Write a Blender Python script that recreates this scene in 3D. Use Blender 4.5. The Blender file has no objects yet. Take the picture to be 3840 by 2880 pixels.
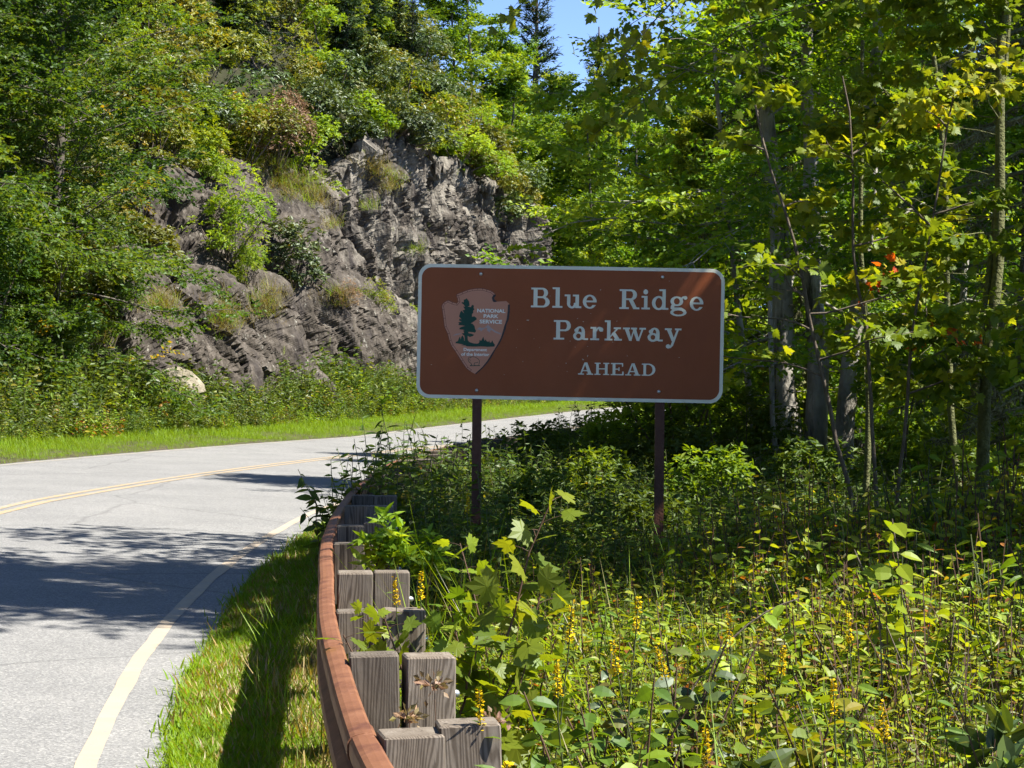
import bpy, math
import numpy as np
from mathutils import Vector, geometry as mgeo

# ------------------------------------------------------------------ camera, sky, sun, exposure
SC = bpy.context.scene
COL = SC.collection
CAMH = 1.75
cam = bpy.data.cameras.new('camera')
cam.sensor_width = 36.0
cam.lens = 73.1
cam.clip_start = 0.1
cam.clip_end = 3000
camo = bpy.data.objects.new('camera', cam)
COL.objects.link(camo)
camo.location = (0, 0, CAMH)
camo.rotation_euler = (math.radians(89.93), 0, 0)
SC.camera = camo

SUN_EL = math.radians(53)
SUN_AZ = math.radians(107)          # clockwise from +Y: from the right, a little behind the camera
sdir = Vector((math.sin(SUN_AZ) * math.cos(SUN_EL), math.cos(SUN_AZ) * math.cos(SUN_EL), math.sin(SUN_EL)))
world = bpy.data.worlds.new('World')
SC.world = world
world.use_nodes = True
wn = world.node_tree
bg = wn.nodes['Background']
sky = wn.nodes.new('ShaderNodeTexSky')
sky.sky_type = 'NISHITA'
sky.sun_disc = False
sky.sun_elevation = SUN_EL
sky.sun_rotation = SUN_AZ
sky.altitude = 3000
sky.air_density = 0.42
sky.dust_density = 0.0
sky.ozone_density = 1.5
wn.links.new(sky.outputs[0], bg.inputs[0])
bg.inputs[1].default_value = 0.14
sl = bpy.data.lights.new('sun', 'SUN')
sl.energy = 4.6
sl.angle = math.radians(0.5)
sl.color = (1.0, 0.95, 0.85)
so = bpy.data.objects.new('sun', sl)
COL.objects.link(so)
so.rotation_euler = (-sdir).to_track_quat('-Z', 'Y').to_euler()
so.location = (30, -10, 40)
vs = SC.view_settings
vs.view_transform = 'Standard'
vs.look = 'None'
vs.exposure = 1.65
vs.gamma = 1.0
vs.use_curve_mapping = False
SC.cycles.max_bounces = 6
SC.cycles.diffuse_bounces = 3
SC.cycles.glossy_bounces = 2
SC.cycles.transmission_bounces = 3
SC.cycles.caustics_reflective = False
SC.cycles.caustics_refractive = False
SC.cycles.use_denoising = True
SC.cycles.use_adaptive_sampling = True
SC.cycles.adaptive_threshold = 0.025

# ------------------------------------------------------------------ helpers
F_PX = 7800.0
def proj(P):
    """full-size photograph pixel of world points, used only to look up and order things"""
    P = np.atleast_2d(P)
    return np.stack([1920 + F_PX * P[:, 0] / P[:, 1], 1430 + F_PX * (CAMH - P[:, 2]) / P[:, 1]], 1)

def nz(a):
    return a / np.maximum(np.linalg.norm(a, axis=-1, keepdims=True), 1e-9)

def _hash(i, j, k, seed):
    h = (i * 374761393 + j * 668265263 + k * 2147483647 + seed * 1274126177) & 0xFFFFFFFF
    h = ((h ^ (h >> 13)) * 1274126177) & 0xFFFFFFFF
    h = ((h ^ (h >> 16)) * 2246822519) & 0xFFFFFFFF
    return ((h ^ (h >> 15)) & 0xFFFFFF) / float(0xFFFFFF)

def vnoise(p, seed=0):
    p = np.asarray(p, float)
    f = np.floor(p).astype(np.int64)
    t = p - f
    t = t * t * (3 - 2 * t)
    r = 0
    for a in (0, 1):
        for b in (0, 1):
            for c in (0, 1):
                w = (t[:, 0] if a else 1 - t[:, 0]) * (t[:, 1] if b else 1 - t[:, 1]) * (t[:, 2] if c else 1 - t[:, 2])
                r = r + w * _hash(f[:, 0] + a, f[:, 1] + b, f[:, 2] + c, seed)
    return r * 2 - 1

def fbm(p, octv=4, seed=0, gain=.5):
    r, a = 0, 1.0
    p = np.asarray(p, float)
    for i in range(octv):
        r = r + a * vnoise(p, seed + i * 7)
        p = p * 2.03 + 11.3
        a *= gain
    return r

def sstep(a, b, x):
    t = np.clip((x - a) / (b - a), 0, 1)
    return t * t * (3 - 2 * t)

class Geo:
    """collects vertices and faces; mesh() makes one mesh datablock"""
    def __init__(self):
        self.v, self.f, self.r, self.m, self.n = [], [], [], [], 0
    def add(self, v, f, rnd=0.5, mat=0):
        v = np.asarray(v, float).reshape(-1, 3)
        f = np.asarray(f, np.int64)
        self.v.append(v)
        self.f.append(f + self.n)
        self.m.append(np.full(len(f), mat, np.int32))
        self.r.append(np.broadcast_to(np.asarray(rnd, float), (len(v),)))
        self.n += len(v)
    def mesh(self, name, mats, smooth=True):
        me = bpy.data.meshes.new(name)
        V = np.concatenate(self.v)
        loops = np.concatenate([f.ravel() for f in self.f])
        tot = np.concatenate([np.full(len(f), f.shape[1], np.int64) for f in self.f])
        st = np.concatenate([[0], np.cumsum(tot)[:-1]])
        me.vertices.add(len(V))
        me.vertices.foreach_set('co', V.ravel().astype(np.float32))
        me.loops.add(len(loops))
        me.loops.foreach_set('vertex_index', loops.astype(np.int32))
        me.polygons.add(len(tot))
        me.polygons.foreach_set('loop_start', st.astype(np.int32))
        me.polygons.foreach_set('material_index', np.concatenate(self.m))
        me.polygons.foreach_set('use_smooth', np.full(len(tot), smooth))
        at = me.attributes.new('rnd', 'FLOAT', 'POINT')
        at.data.foreach_set('value', np.concatenate(self.r).astype(np.float32))
        for m in (mats if isinstance(mats, (list, tuple)) else [mats]):
            me.materials.append(m)
        me.update(calc_edges=True)
        return me

def link(name, data, parent=None, **kw):
    o = bpy.data.objects.new(name, data)
    COL.objects.link(o)
    if parent is not None:
        o.parent = parent
    for k, v in kw.items():
        o[k] = v
    return o

def thing(name, label, cat, loc=(0, 0, 0), rotz=0.0, scale=1.0, group=None):
    o = bpy.data.objects.new(name, None)
    COL.objects.link(o)
    o.empty_display_size = .2
    o.location = loc
    o.rotation_euler = (0, 0, rotz)
    o.scale = (scale,) * 3 if np.isscalar(scale) else scale
    o['label'] = label
    o['category'] = cat
    if group:
        o['group'] = group
    return o

ORD = ('first second third fourth fifth sixth seventh eighth ninth tenth eleventh twelfth thirteenth fourteenth '
       'fifteenth sixteenth seventeenth eighteenth nineteenth twentieth').split()
def ordw(i):
    if i < 20:
        return ORD[i]
    n = i + 1
    return 'twenty-' + ORD[n - 21] if n < 30 and n > 20 else str(n) + ('th' if n % 10 > 3 or n % 10 == 0 else ['st', 'nd', 'rd'][n % 10 - 1])

# ---- boxes, tubes, leaves
BOXF = np.array([[0, 1, 3, 2], [4, 6, 7, 5], [0, 4, 5, 1], [2, 3, 7, 6], [0, 2, 6, 4], [1, 5, 7, 3]])
def box(g, x0, x1, y0, y1, z0, z1, mat=0, rnd=.5):
    v = [(x, y, z) for x in (x0, x1) for y in (y0, y1) for z in (z0, z1)]
    g.add(v, BOXF, rnd, mat)

def chamfer_box(g, hx, hy, z0, z1, c=.006, mat=0):
    """upright timber with chamfered top and corner edges"""
    def ring(ix, iy, z, cc):
        return [(-ix + cc, -iy, z), (ix - cc, -iy, z), (ix, -iy + cc, z), (ix, iy - cc, z), (ix - cc, iy, z), (-ix + cc, iy, z), (-ix, iy - cc, z), (-ix, -iy + cc, z)]
    v = ring(hx, hy, z0, c) + ring(hx, hy, z1 - c, c) + ring(hx - c, hy - c, z1, c)
    f = [[a * 8 + i, a * 8 + (i + 1) % 8, a * 8 + 8 + (i + 1) % 8, a * 8 + 8 + i] for a in (0, 1) for i in range(8)]
    g.add(v, f, .5, mat)
    g.add(ring(hx - c, hy - c, z1, c), [list(range(8))], .5, mat)

def tube(g, path, rad, sides=6, rnd=.5, mat=0, rough=0.0, rng=None, cap=False):
    path = np.asarray(path, float)
    n = len(path)
    rad = np.broadcast_to(np.asarray(rad, float), (n,))
    t = nz(np.gradient(path, axis=0))
    ref = np.array([0.0, 0, 1]) if abs(t[:, 2]).mean() < .85 else np.array([1.0, 0, 0])
    a = nz(np.cross(t, ref))
    b = np.cross(t, a)
    ang = np.arange(sides) * 2 * np.pi / sides
    R = rad[:, None] * np.ones(sides)
    if rough and rng is not None:
        R = R * (1 + rng.normal(0, rough, (n, sides)))
    v = path[:, None] + R[..., None] * (np.cos(ang)[None, :, None] * a[:, None] + np.sin(ang)[None, :, None] * b[:, None])
    i = np.arange(n - 1)[:, None] * sides
    k = np.arange(sides)[None]
    k2 = (k + 1) % sides
    f = np.stack([i + k, i + k2, i + sides + k2, i + sides + k], -1).reshape(-1, 4)
    g.add(v.reshape(-1, 3), f, rnd, mat)
    if cap:
        g.add(v[-1], [list(range(sides))], rnd, mat)

def lf(pts, faces):
    return np.array(pts, float), np.array(faces)
LEAF2 = lf([(0, 0, 0), (.27, .42, .06), (0, 1, -.06), (-.27, .42, .06)], [[0, 1, 2], [0, 2, 3]])
LEAF4 = lf([(0, 0, 0), (.2, .28, .05), (.19, .62, .03), (0, 1, -.1), (-.19, .62, .03), (-.2, .28, .05)], [[0, 1, 2, 3], [0, 3, 4, 5]])
LEAFN = lf([(0, 0, 0), (.13, .3, .03), (.12, .65, .02), (0, 1, -.08), (-.12, .65, .02), (-.13, .3, .03)], [[0, 1, 2, 3], [0, 3, 4, 5]])
NEED = lf([(0, 0, 0), (.11, .4, 0), (0, 1, -.05), (-.11, .4, 0)], [[0, 1, 2, 3]])
def _leaf8(w, droop=.22, cup=.05):
    ys = [0, .2, .45, .72, 1]
    ws = [.02, .75, 1, .68, 0]
    mid = [(0, y, -droop * y * y) for y in ys]
    v = list(mid)
    for sgn in (1, -1):
        v += [(sgn * w * k, y, -droop * y * y + cup * k) for y, k in zip(ys[1:4], ws[1:4])]
    f4 = [[1, 5, 6, 2], [2, 6, 7, 3], [1, 2, 9, 8], [2, 3, 10, 9]]
    return np.array(v, float), np.array(f4), np.array([[0, 5, 1], [3, 7, 4], [0, 1, 8], [3, 4, 10]])
LEAF8 = _leaf8(.2)
LEAF8W = _leaf8(.27)
LEAF8N = _leaf8(.13)
_mo = [(0, 0), (.16, -.06), (.30, .02), (.52, .02), (.42, .16), (.62, .40), (.50, .42), (.46, .55), (.27, .46), (.26, .72), (.16, .70), (0, 1.0)]
_mo = _mo + [(-x, y) for x, y in _mo[-2:0:-1]]
_mv = [(0, .32, .05)] + [(x, y, .05 - .22 * (x * x + (y - .32) ** 2)) for x, y in _mo]
MAPLE = lf(_mv, [[0, 1 + i, 1 + (i + 1) % len(_mo)] for i in range(len(_mo))])
GRASS = lf([(-.028, 0, 0), (.028, 0, 0), (.022, .5, .07), (-.022, .5, .07), (0, 1, .3)], [[0, 1, 2, 3]])
GRASS3 = (GRASS[0], GRASS[1], np.array([[3, 2, 4]]))

def leaves(g, pos, d, n, size, tmpl, rnd, mat=0, wid=1.0):
    pos, d, n = (np.asarray(a, float) for a in (pos, d, n))
    N = len(pos)
    size = np.broadcast_to(np.asarray(size, float), (N,))
    y = nz(d)
    x = nz(np.cross(y, n))
    z = np.cross(x, y)
    tv = tmpl[0]
    K = len(tv)
    V = pos[:, None] + size[:, None, None] * (wid * tv[None, :, 0:1] * x[:, None] + tv[None, :, 1:2] * y[:, None] + tv[None, :, 2:3] * z[:, None])
    rr = np.repeat(np.broadcast_to(np.asarray(rnd, float), (N,)), K)
    g.v.append(V.reshape(-1, 3))
    g.r.append(rr)
    base = (np.arange(N) * K)[:, None, None] + g.n
    for tf in tmpl[1:]:
        f = (base + tf[None]).reshape(-1, tf.shape[1])
        g.f.append(f)
        g.m.append(np.full(len(f), mat, np.int32))
    g.n += N * K

# ---- materials
def newmat(name):
    m = bpy.data.materials.new(name)
    m.use_nodes = True
    nt = m.node_tree
    for nd in list(nt.nodes):
        nt.nodes.remove(nd)
    return m, nt, nt.nodes.new('ShaderNodeOutputMaterial')

def nd(nt, typ, **kw):
    n = nt.nodes.new(typ)
    for k, v in kw.items():
        if k.startswith('i_'):
            key = k[2:]
            n.inputs[int(key) if key.isdigit() else key].default_value = v
        else:
            setattr(n, k, v)
    return n

def ramp(nt, fac, stops, interp='LINEAR'):
    r = nt.nodes.new('ShaderNodeValToRGB')
    r.color_ramp.interpolation = interp
    el = r.color_ramp.elements
    while len(el) < len(stops):
        el.new(.5)
    for e, (p, c) in zip(el, stops):
        e.position = p
        e.color = (*c, 1) if len(c) == 3 else c
    nt.links.new(fac, r.inputs[0])
    return r

def leafmat(name, stops, tr=.48, gloss=.02, rough=.5, tcol=(1.85, 1.6, .45), vary=.5):
    m, nt, out = newmat(name)
    L = nt.links.new
    a = nd(nt, 'ShaderNodeAttribute', attribute_name='rnd')
    r = ramp(nt, a.outputs['Fac'], stops)
    oi = nd(nt, 'ShaderNodeObjectInfo')
    mr = nd(nt, 'ShaderNodeMapRange', i_3=1 - .45 * vary, i_4=1 + .45 * vary)
    L(oi.outputs['Random'], mr.inputs[0])
    mh = nd(nt, 'ShaderNodeMapRange', i_3=.5 - .025 * vary, i_4=.5 + .02 * vary)
    L(oi.outputs['Random'], mh.inputs[0])
    hs = nd(nt, 'ShaderNodeHueSaturation')
    L(mh.outputs[0], hs.inputs['Hue'])
    L(mr.outputs[0], hs.inputs['Value'])
    L(r.outputs[0], hs.inputs['Color'])
    df = nd(nt, 'ShaderNodeBsdfDiffuse')
    L(hs.outputs[0], df.inputs[0])
    mul = nd(nt, 'ShaderNodeMix', data_type='RGBA', blend_type='MULTIPLY')
    mul.inputs[0].default_value = 1
    mul.inputs[7].default_value = (*tcol, 1)
    L(hs.outputs[0], mul.inputs[6])
    tl = nd(nt, 'ShaderNodeBsdfTranslucent')
    L(mul.outputs[2], tl.inputs[0])
    mx = nd(nt, 'ShaderNodeMixShader', i_0=tr)
    L(df.outputs[0], mx.inputs[1])
    L(tl.outputs[0], mx.inputs[2])
    gl = nd(nt, 'ShaderNodeBsdfGlossy', i_1=rough)
    gl.inputs[0].default_value = (.85, .9, .9, 1)
    m2 = nd(nt, 'ShaderNodeMixShader', i_0=gloss)
    L(mx.outputs[0], m2.inputs[1])
    L(gl.outputs[0], m2.inputs[2])
    L(m2.outputs[0], out.inputs[0])
    return m

def surfmat(name, stops, scale=8, detail=6, rough=.85, bump=.3, bscale=40, stretch=(1, 1, 1), spec=.3, coord='Object', extra=None, bdist=.02):
    """noise-coloured principled surface with fine relief"""
    m, nt, out = newmat(name)
    L = nt.links.new
    tc = nd(nt, 'ShaderNodeTexCoord')
    mp = nd(nt, 'ShaderNodeMapping')
    mp.inputs['Scale'].default_value = stretch
    L(tc.outputs[coord], mp.inputs[0])
    nz1 = nd(nt, 'ShaderNodeTexNoise', i_Scale=scale, i_Detail=detail, i_Roughness=.62)
    L(mp.outputs[0], nz1.inputs['Vector'])
    r = ramp(nt, nz1.outputs[0], stops)
    p = nd(nt, 'ShaderNodeBsdfPrincipled', i_Roughness=rough)
    p.inputs['Specular IOR Level'].default_value = spec
    nz2 = nd(nt, 'ShaderNodeTexNoise', i_Scale=bscale, i_Detail=5)
    L(mp.outputs[0], nz2.inputs['Vector'])
    b = nd(nt, 'ShaderNodeBump', i_Strength=bump, i_Distance=bdist)
    L(nz2.outputs[0], b.inputs['Height'])
    L(b.outputs[0], p.inputs['Normal'])
    col = r.outputs[0]
    if extra:
        col = extra(nt, mp, col)
    L(col, p.inputs['Base Color'])
    L(p.outputs[0], out.inputs[0])
    return m

def plain(name, c, rough=.5, metal=0.0, spec=.4):
    m, nt, out = newmat(name)
    p = nd(nt, 'ShaderNodeBsdfPrincipled', i_Roughness=rough, i_Metallic=metal)
    p.inputs['Base Color'].default_value = (*c, 1)
    p.inputs['Specular IOR Level'].default_value = spec
    nt.links.new(p.outputs[0], out.inputs[0])
    return m

def overlay(col, scale, lo, hi, seedoff=0, stretch=None, detail=5):
    """returns an extra() that lays colour `col` over the base where a noise exceeds lo..hi"""
    def ex(nt, mp, base):
        n = nd(nt, 'ShaderNodeTexNoise', i_Scale=scale, i_Detail=detail, i_Roughness=.65)
        v = nd(nt, 'ShaderNodeVectorMath', operation='ADD')
        v.inputs[1].default_value = (seedoff, seedoff * .7, seedoff * 1.3)
        nt.links.new(mp.outputs[0], v.inputs[0])
        src = v.outputs[0]
        if stretch:
            v2 = nd(nt, 'ShaderNodeVectorMath', operation='MULTIPLY')
            v2.inputs[1].default_value = stretch
            nt.links.new(src, v2.inputs[0])
            src = v2.outputs[0]
        nt.links.new(src, n.inputs['Vector'])
        r = ramp(nt, n.outputs[0], [(lo, (0, 0, 0)), (hi, (1, 1, 1))])
        mx = nd(nt, 'ShaderNodeMix', data_type='RGBA')
        nt.links.new(r.outputs[0], mx.inputs[0])
        nt.links.new(base, mx.inputs[6])
        mx.inputs[7].default_value = (*col, 1)
        return mx.outputs[2]
    return ex
def chain(*ex):
    def f(nt, mp, c):
        for e in ex:
            c = e(nt, mp, c)
        return c
    return f

# ---- scatter of uncountable small plants (one object, instanced sprigs)
_gn = {}
def scatter(name, protos, pos, rot, scl, idx, label, cat):
    col = bpy.data.collections.new(name + '_sprigs')
    for p in protos:
        col.objects.link(p)
    N = len(pos)
    me = bpy.data.meshes.new(name)
    me.vertices.add(N)
    me.vertices.foreach_set('co', np.asarray(pos, np.float32).ravel())
    a = me.attributes.new('rot', 'FLOAT_VECTOR', 'POINT')
    a.data.foreach_set('vector', np.asarray(rot, np.float32).ravel())
    a = me.attributes.new('scl', 'FLOAT_VECTOR', 'POINT')
    s = np.asarray(scl, np.float32)
    if s.ndim == 1:
        s = np.repeat(s[:, None], 3, 1)
    a.data.foreach_set('vector', s.ravel())
    a = me.attributes.new('idx', 'INT', 'POINT')
    a.data.foreach_set('value', np.asarray(idx, np.int32))
    o = link(name, me, label=label, category=cat, kind='stuff')
    ng = bpy.data.node_groups.new(name, 'GeometryNodeTree')
    ng.interface.new_socket('Geometry', in_out='INPUT', socket_type='NodeSocketGeometry')
    ng.interface.new_socket('Geometry', in_out='OUTPUT', socket_type='NodeSocketGeometry')
    gi = ng.nodes.new('NodeGroupInput')
    go = ng.nodes.new('NodeGroupOutput')
    iop = ng.nodes.new('GeometryNodeInstanceOnPoints')
    ci = ng.nodes.new('GeometryNodeCollectionInfo')
    ci.inputs['Collection'].default_value = col
    ci.inputs['Separate Children'].default_value = True
    ci.inputs['Reset Children'].default_value = True
    def na(nm, t):
        n = ng.nodes.new('GeometryNodeInputNamedAttribute')
        n.data_type = t
        n.inputs[0].default_value = nm
        return [q for q in n.outputs if q.enabled][0]
    e2r = ng.nodes.new('FunctionNodeEulerToRotation')
    L = ng.links.new
    L(gi.outputs[0], iop.inputs['Points'])
    L(ci.outputs[0], iop.inputs['Instance'])
    iop.inputs['Pick Instance'].default_value = True
    L(na('idx', 'INT'), iop.inputs['Instance Index'])
    L(na('rot', 'FLOAT_VECTOR'), e2r.inputs[0])
    L(e2r.outputs[0], iop.inputs['Rotation'])
    L(na('scl', 'FLOAT_VECTOR'), iop.inputs['Scale'])
    L(iop.outputs[0], go.inputs[0])
    md = o.modifiers.new('sprigs', 'NODES')
    md.node_group = ng
    return o
def proto(name, me):
    return bpy.data.objects.new(name, me)

# ------------------------------------------------------------------ road line (s along, o to the left)
_kn = [0, 15, 30, 45, 60, 85, 115, 150]
_kv = [.0140, .01046, .00698, .00407, .00194, .00083, .0005, .0005]
_ds = .25
_S = np.arange(-24, 190, _ds)
_k = np.interp(_S, _kn, _kv)
_i0 = int(24 / _ds)
_th = np.cumsum(_k) * _ds
_th += -.1824 - _th[_i0]
_x = np.cumsum(np.sin(_th)) * _ds
_y = np.cumsum(np.cos(_th)) * _ds
_x += -4.545 - _x[_i0]
_y += 5.0 - _y[_i0]
BANK = .043
W_R, W_L = 3.70, 3.47          # asphalt half widths; the edge line sits at 3.27 on the right
def SO(s, o):
    s = np.asarray(s, float)
    th = np.interp(s, _S, _th)
    return np.interp(s, _S, _x) - o * np.cos(th), np.interp(s, _S, _y) + o * np.sin(th)
def zc(s):
    return np.interp(s, [0, 20, 50, 90, 150], [0, .173, -.006, .49, 1.0])
def zroad(s, o):
    return zc(s) + BANK * (np.clip(o, -W_R, W_L) + 3.2)
def toso(X, Y):
    X, Y = np.ravel(X), np.ravel(Y)
    s = np.empty(len(X)); o = np.empty(len(X))
    sub = slice(None, None, 2)
    xs, ys, ts, ss = _x[sub], _y[sub], _th[sub], _S[sub]
    for i in range(0, len(X), 4000):
        d = (X[i:i + 4000, None] - xs) ** 2 + (Y[i:i + 4000, None] - ys) ** 2
        j = d.argmin(1)
        dx, dy = X[i:i + 4000] - xs[j], Y[i:i + 4000] - ys[j]
        s[i:i + 4000] = ss[j] + dx * np.sin(ts[j]) + dy * np.cos(ts[j])
        o[i:i + 4000] = -dx * np.cos(ts[j]) + dy * np.sin(ts[j])
    return s, o
def gz_so(s, o):
    X, Y = SO(s, o)
    z = zroad(s, o)
    n = fbm(np.stack([X * .35, Y * .35, X * 0], -1), 3, 5)
    inside = sstep(0, .25, np.minimum(W_R + o, W_L - o))
    z = z + .015 - .09 * inside
    out_r = np.clip(-o - W_R, 0, None)
    z = z - .10 * sstep(.3, 3.0, out_r) - .012 * np.clip(out_r - 3, 0, 20) + .05 * n * sstep(.2, 1.5, out_r)
    out_l = np.clip(o - W_L, 0, None)
    z = z + .07 * out_l + .22 * sstep(2.2, 5, out_l) + .05 * n * sstep(.4, 1.5, out_l)
    return z
def gz(X, Y):
    s, o = toso(X, Y)
    return gz_so(s, o)

# ---- ground sheet and the wide land beyond
M_soil = surfmat('soil', [(.3, (.035, .028, .018)), (.5, (.06, .048, .03)), (.72, (.05, .062, .022))], 1.4, 8, .95, .6, 14,
                 extra=overlay((.09, .07, .045), 9, .52, .68, 3))
ss = np.arange(-24, 172, 1.0)
oo = np.concatenate([np.arange(-44, -12, 2.), np.arange(-12, -5, .5), np.arange(-5, -3.2, .12), np.arange(-3.2, 3.2, 1.6), np.arange(3.2, 5.2, .2), np.arange(5.2, 14.1, .6)])
Sg, Og = np.meshgrid(ss, oo, indexing='ij')
Xg, Yg = SO(Sg, Og)
Zg = gz_so(Sg.ravel(), Og.ravel()).reshape(Sg.shape)
def grid_faces(a, b):
    i = np.arange(a - 1)[:, None] * b
    j = np.arange(b - 1)[None]
    return np.stack([i + j, i + j + 1, i + b + j + 1, i + b + j], -1).reshape(-1, 4)
g = Geo()
g.add(np.stack([Xg, Yg, Zg], -1).reshape(-1, 3), grid_faces(*Sg.shape)[:, ::-1])
link('ground', g.mesh('ground', M_soil), kind='structure')
g = Geo()
xx = np.concatenate([np.linspace(-900, -80, 12), np.linspace(-60, 60, 7), np.linspace(80, 900, 12)])
yy = np.concatenate([np.linspace(-300, -20, 6), np.linspace(0, 160, 7), np.linspace(200, 1500, 12)])
Xa, Ya = np.meshgrid(xx, yy, indexing='ij')
Za = -1.6 + 0 * Xa
g.add(np.stack([Xa, Ya, Za], -1).reshape(-1, 3), grid_faces(*Xa.shape)[:, ::-1])
link('land', g.mesh('land', M_soil), kind='structure')

# ---- road surface
def asphalt_extra(nt, mp, base):
    L = nt.links.new
    # pale aggregate speckle
    v = nd(nt, 'ShaderNodeTexVoronoi', i_Scale=95)
    L(mp.outputs[0], v.inputs['Vector'])
    sep = nd(nt, 'ShaderNodeSeparateColor')
    L(v.outputs['Color'], sep.inputs[0])
    r = ramp(nt, sep.outputs[0], [(.0, (.66, .66, .68)), (.45, (.93, .93, .93)), (.8, (1.1, 1.1, 1.1)), (1, (1.5, 1.48, 1.45))])
    mx = nd(nt, 'ShaderNodeMix', data_type='RGBA', blend_type='MULTIPLY')
    mx.inputs[0].default_value = 1
    L(base, mx.inputs[6]); L(r.outputs[0], mx.inputs[7])
    # thin cracks
    nz1 = nd(nt, 'ShaderNodeTexNoise', i_Scale=.9, i_Detail=5)
    L(mp.outputs[0], nz1.inputs['Vector'])
    add = nd(nt, 'ShaderNodeMix', data_type='VECTOR'); add.inputs[0].default_value = .25
    L(mp.outputs[0], add.inputs[4]); L(nz1.outputs['Color'], add.inputs[5])
    vc = nd(nt, 'ShaderNodeTexVoronoi', feature='DISTANCE_TO_EDGE', i_Scale=.28)
    L(add.outputs[1], vc.inputs['Vector'])
    rc = ramp(nt, vc.outputs[0], [(.0, (.55, .55, .55)), (.006, (1, 1, 1))])
    m3 = nd(nt, 'ShaderNodeMix', data_type='RGBA', blend_type='MULTIPLY'); m3.inputs[0].default_value = .6
    L(mx.outputs[2], m3.inputs[6]); L(rc.outputs[0], m3.inputs[7])
    return m3.outputs[2]
M_asph = surfmat('asphalt', [(.25, (.172, .171, .170)), (.5, (.20, .199, .196)), (.75, (.23, .227, .222))], .8, 9, .9, .5, 110, spec=.25, extra=asphalt_extra, bdist=.006)
def ribbon(o_list, dz, s0, s1, ds=.5, jit=0.0, seed=0):
    s = np.arange(s0, s1, ds)
    o = np.asarray(o_list, float)
    Sg, Og = np.meshgrid(s, o, indexing='ij')
    if jit:
        for c, sd in ((0, 1), (-1, 2)):
            Og[:, c] += jit * fbm(np.stack([s * 1.7, s * 0 + c, s * 0], -1), 4, seed + sd)
    X, Y = SO(Sg, Og)
    Z = zroad(Sg, Og) + dz
    g = Geo()
    g.add(np.stack([X, Y, Z], -1).reshape(-1, 3), grid_faces(*Sg.shape)[:, ::-1])
    return g
ROAD = link('road', ribbon([-W_R, -3.0, -2, -1, 0, 1, 2, 3, W_L], .0, -24, 170, .25, .035, 3).mesh('road', M_asph), kind='structure')
def paintmat(name, c, wear):
    def ex(nt, mp, base):
        a = overlay((.24, .235, .225), 26, wear, wear + .12, 4)(nt, mp, base)
        return overlay((.3, .29, .27), 2.2, .55, .75, 9)(nt, mp, a)
    return surfmat(name, [(.3, tuple(q * .88 for q in c)), (.7, c)], 3, 6, .75, .4, 90, extra=ex, bdist=.004)
M_white = paintmat('edge_line_paint', (.39, .32, .24), .55)
M_yel = paintmat('centre_line_paint', (.38, .27, .14), .47)
link('edge_line', ribbon([-3.32, -3.222], .004, -24, 165, .25, .008, 11).mesh('edge_line', M_white), ROAD)
link('edge_line', ribbon([3.20, 3.29], .004, -24, 165, .25, .008, 17).mesh('edge_line_far', paintmat('worn_edge_line_paint', (.33, .29, .23), .45)), ROAD)
link('centre_line', ribbon([-.15, -.05], .004, -24, 165, .25, .006, 12).mesh('centre_line', M_yel), ROAD)
link('centre_line', ribbon([.05, .15], .004, -24, 165, .25, .006, 13).mesh('centre_line', M_yel), ROAD)

# ---- rock cliff beside the road
def z_ledge(s):
    return np.interp(s, [36, 43, 46, 49.5, 55.5, 63.5, 69, 71, 73, 76, 106], [1.6, 2.6, 3.2, 4.2, 4.1, 4.3, 4.0, 3.1, 2.0, 1.3, .9])
def z_top(s):
    return np.interp(s, [36, 43, 49.5, 52.5, 55, 56.5, 58, 63, 68, 70.5, 73.5, 75.5, 78.5, 85, 89, 92, 94, 98, 102.5, 106],
                     [2.8, 3.4, 4.6, 5.2, 6.4, 8.3, 8.9, 8.9, 8.8, 9.6, 10.9, 11.6, 10.9, 11.0, 10.8, 8.9, 7.3, 4.1, 2.4, 2.0])
CB = 7.5
def cliff_pt(s, v):
    """base surface of the rock: s along the road, v 0..1 up the face"""
    zl, zt = z_ledge(s), z_top(s)
    slab = sstep(71, 65, s) * sstep(51, 56, s)             # gently leaning slab, left half
    nose = 1.6 * np.exp(-((s - 54) / 5.0) ** 2) + 2.0 * np.exp(-((s - 68) / 5.0) ** 2) - .9 * np.exp(-((s - 61.5) / 2.2) ** 2)
    lowt = np.clip(v / .42, 0, 1)
    let = np.clip((v - .42) / .1, 0, 1)
    upt = np.clip((v - .52) / .48, 0, 1)
    o = CB - .5 * nose + 1.2 * lowt ** 1.2 + (.8 + .5 * nose) * let + (.9 + 1.6 * slab) * upt
    topt = np.clip((v - 1) / .12, 0, 1)
    o = o + 3.2 * topt
    zg = zroad(s, 3.4) + .35
    z = zg - .5 + (zl + .15) * lowt + .45 * let + (np.maximum(zt - zl - .6, .2)) * upt - .5 * topt
    return o, z
sv = np.arange(37, 106, .11)
vv = np.concatenate([np.linspace(0, 1, 190), np.linspace(1, 1.12, 12)[1:]])
S2, V2 = np.meshgrid(sv, vv, indexing='ij')
O2, Z2 = cliff_pt(S2, V2)
X2, Y2 = SO(S2, O2)
P2 = np.stack([X2, Y2, Z2], -1)
def grid_normal(P):
    n = nz(np.cross(np.gradient(P, axis=0), np.gradient(P, axis=1)))
    return n
N2 = grid_normal(P2)
if N2[300, 60, 1] > 0:
    N2 = -N2
q = np.stack([S2.ravel(), O2.ravel(), Z2.ravel()], -1)
def shear(q, dip):               # strata dipping down along the road
    r = q.copy()
    r[:, 0] = q[:, 0] + dip * q[:, 2]
    return r
wr = sstep(64, 70, q[:, 0])                     # 0 left slab, 1 right ribbed wall
warp = fbm(q * .35, 3, 41)[:, None] * .8
qa = shear(q, .95) + warp
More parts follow.
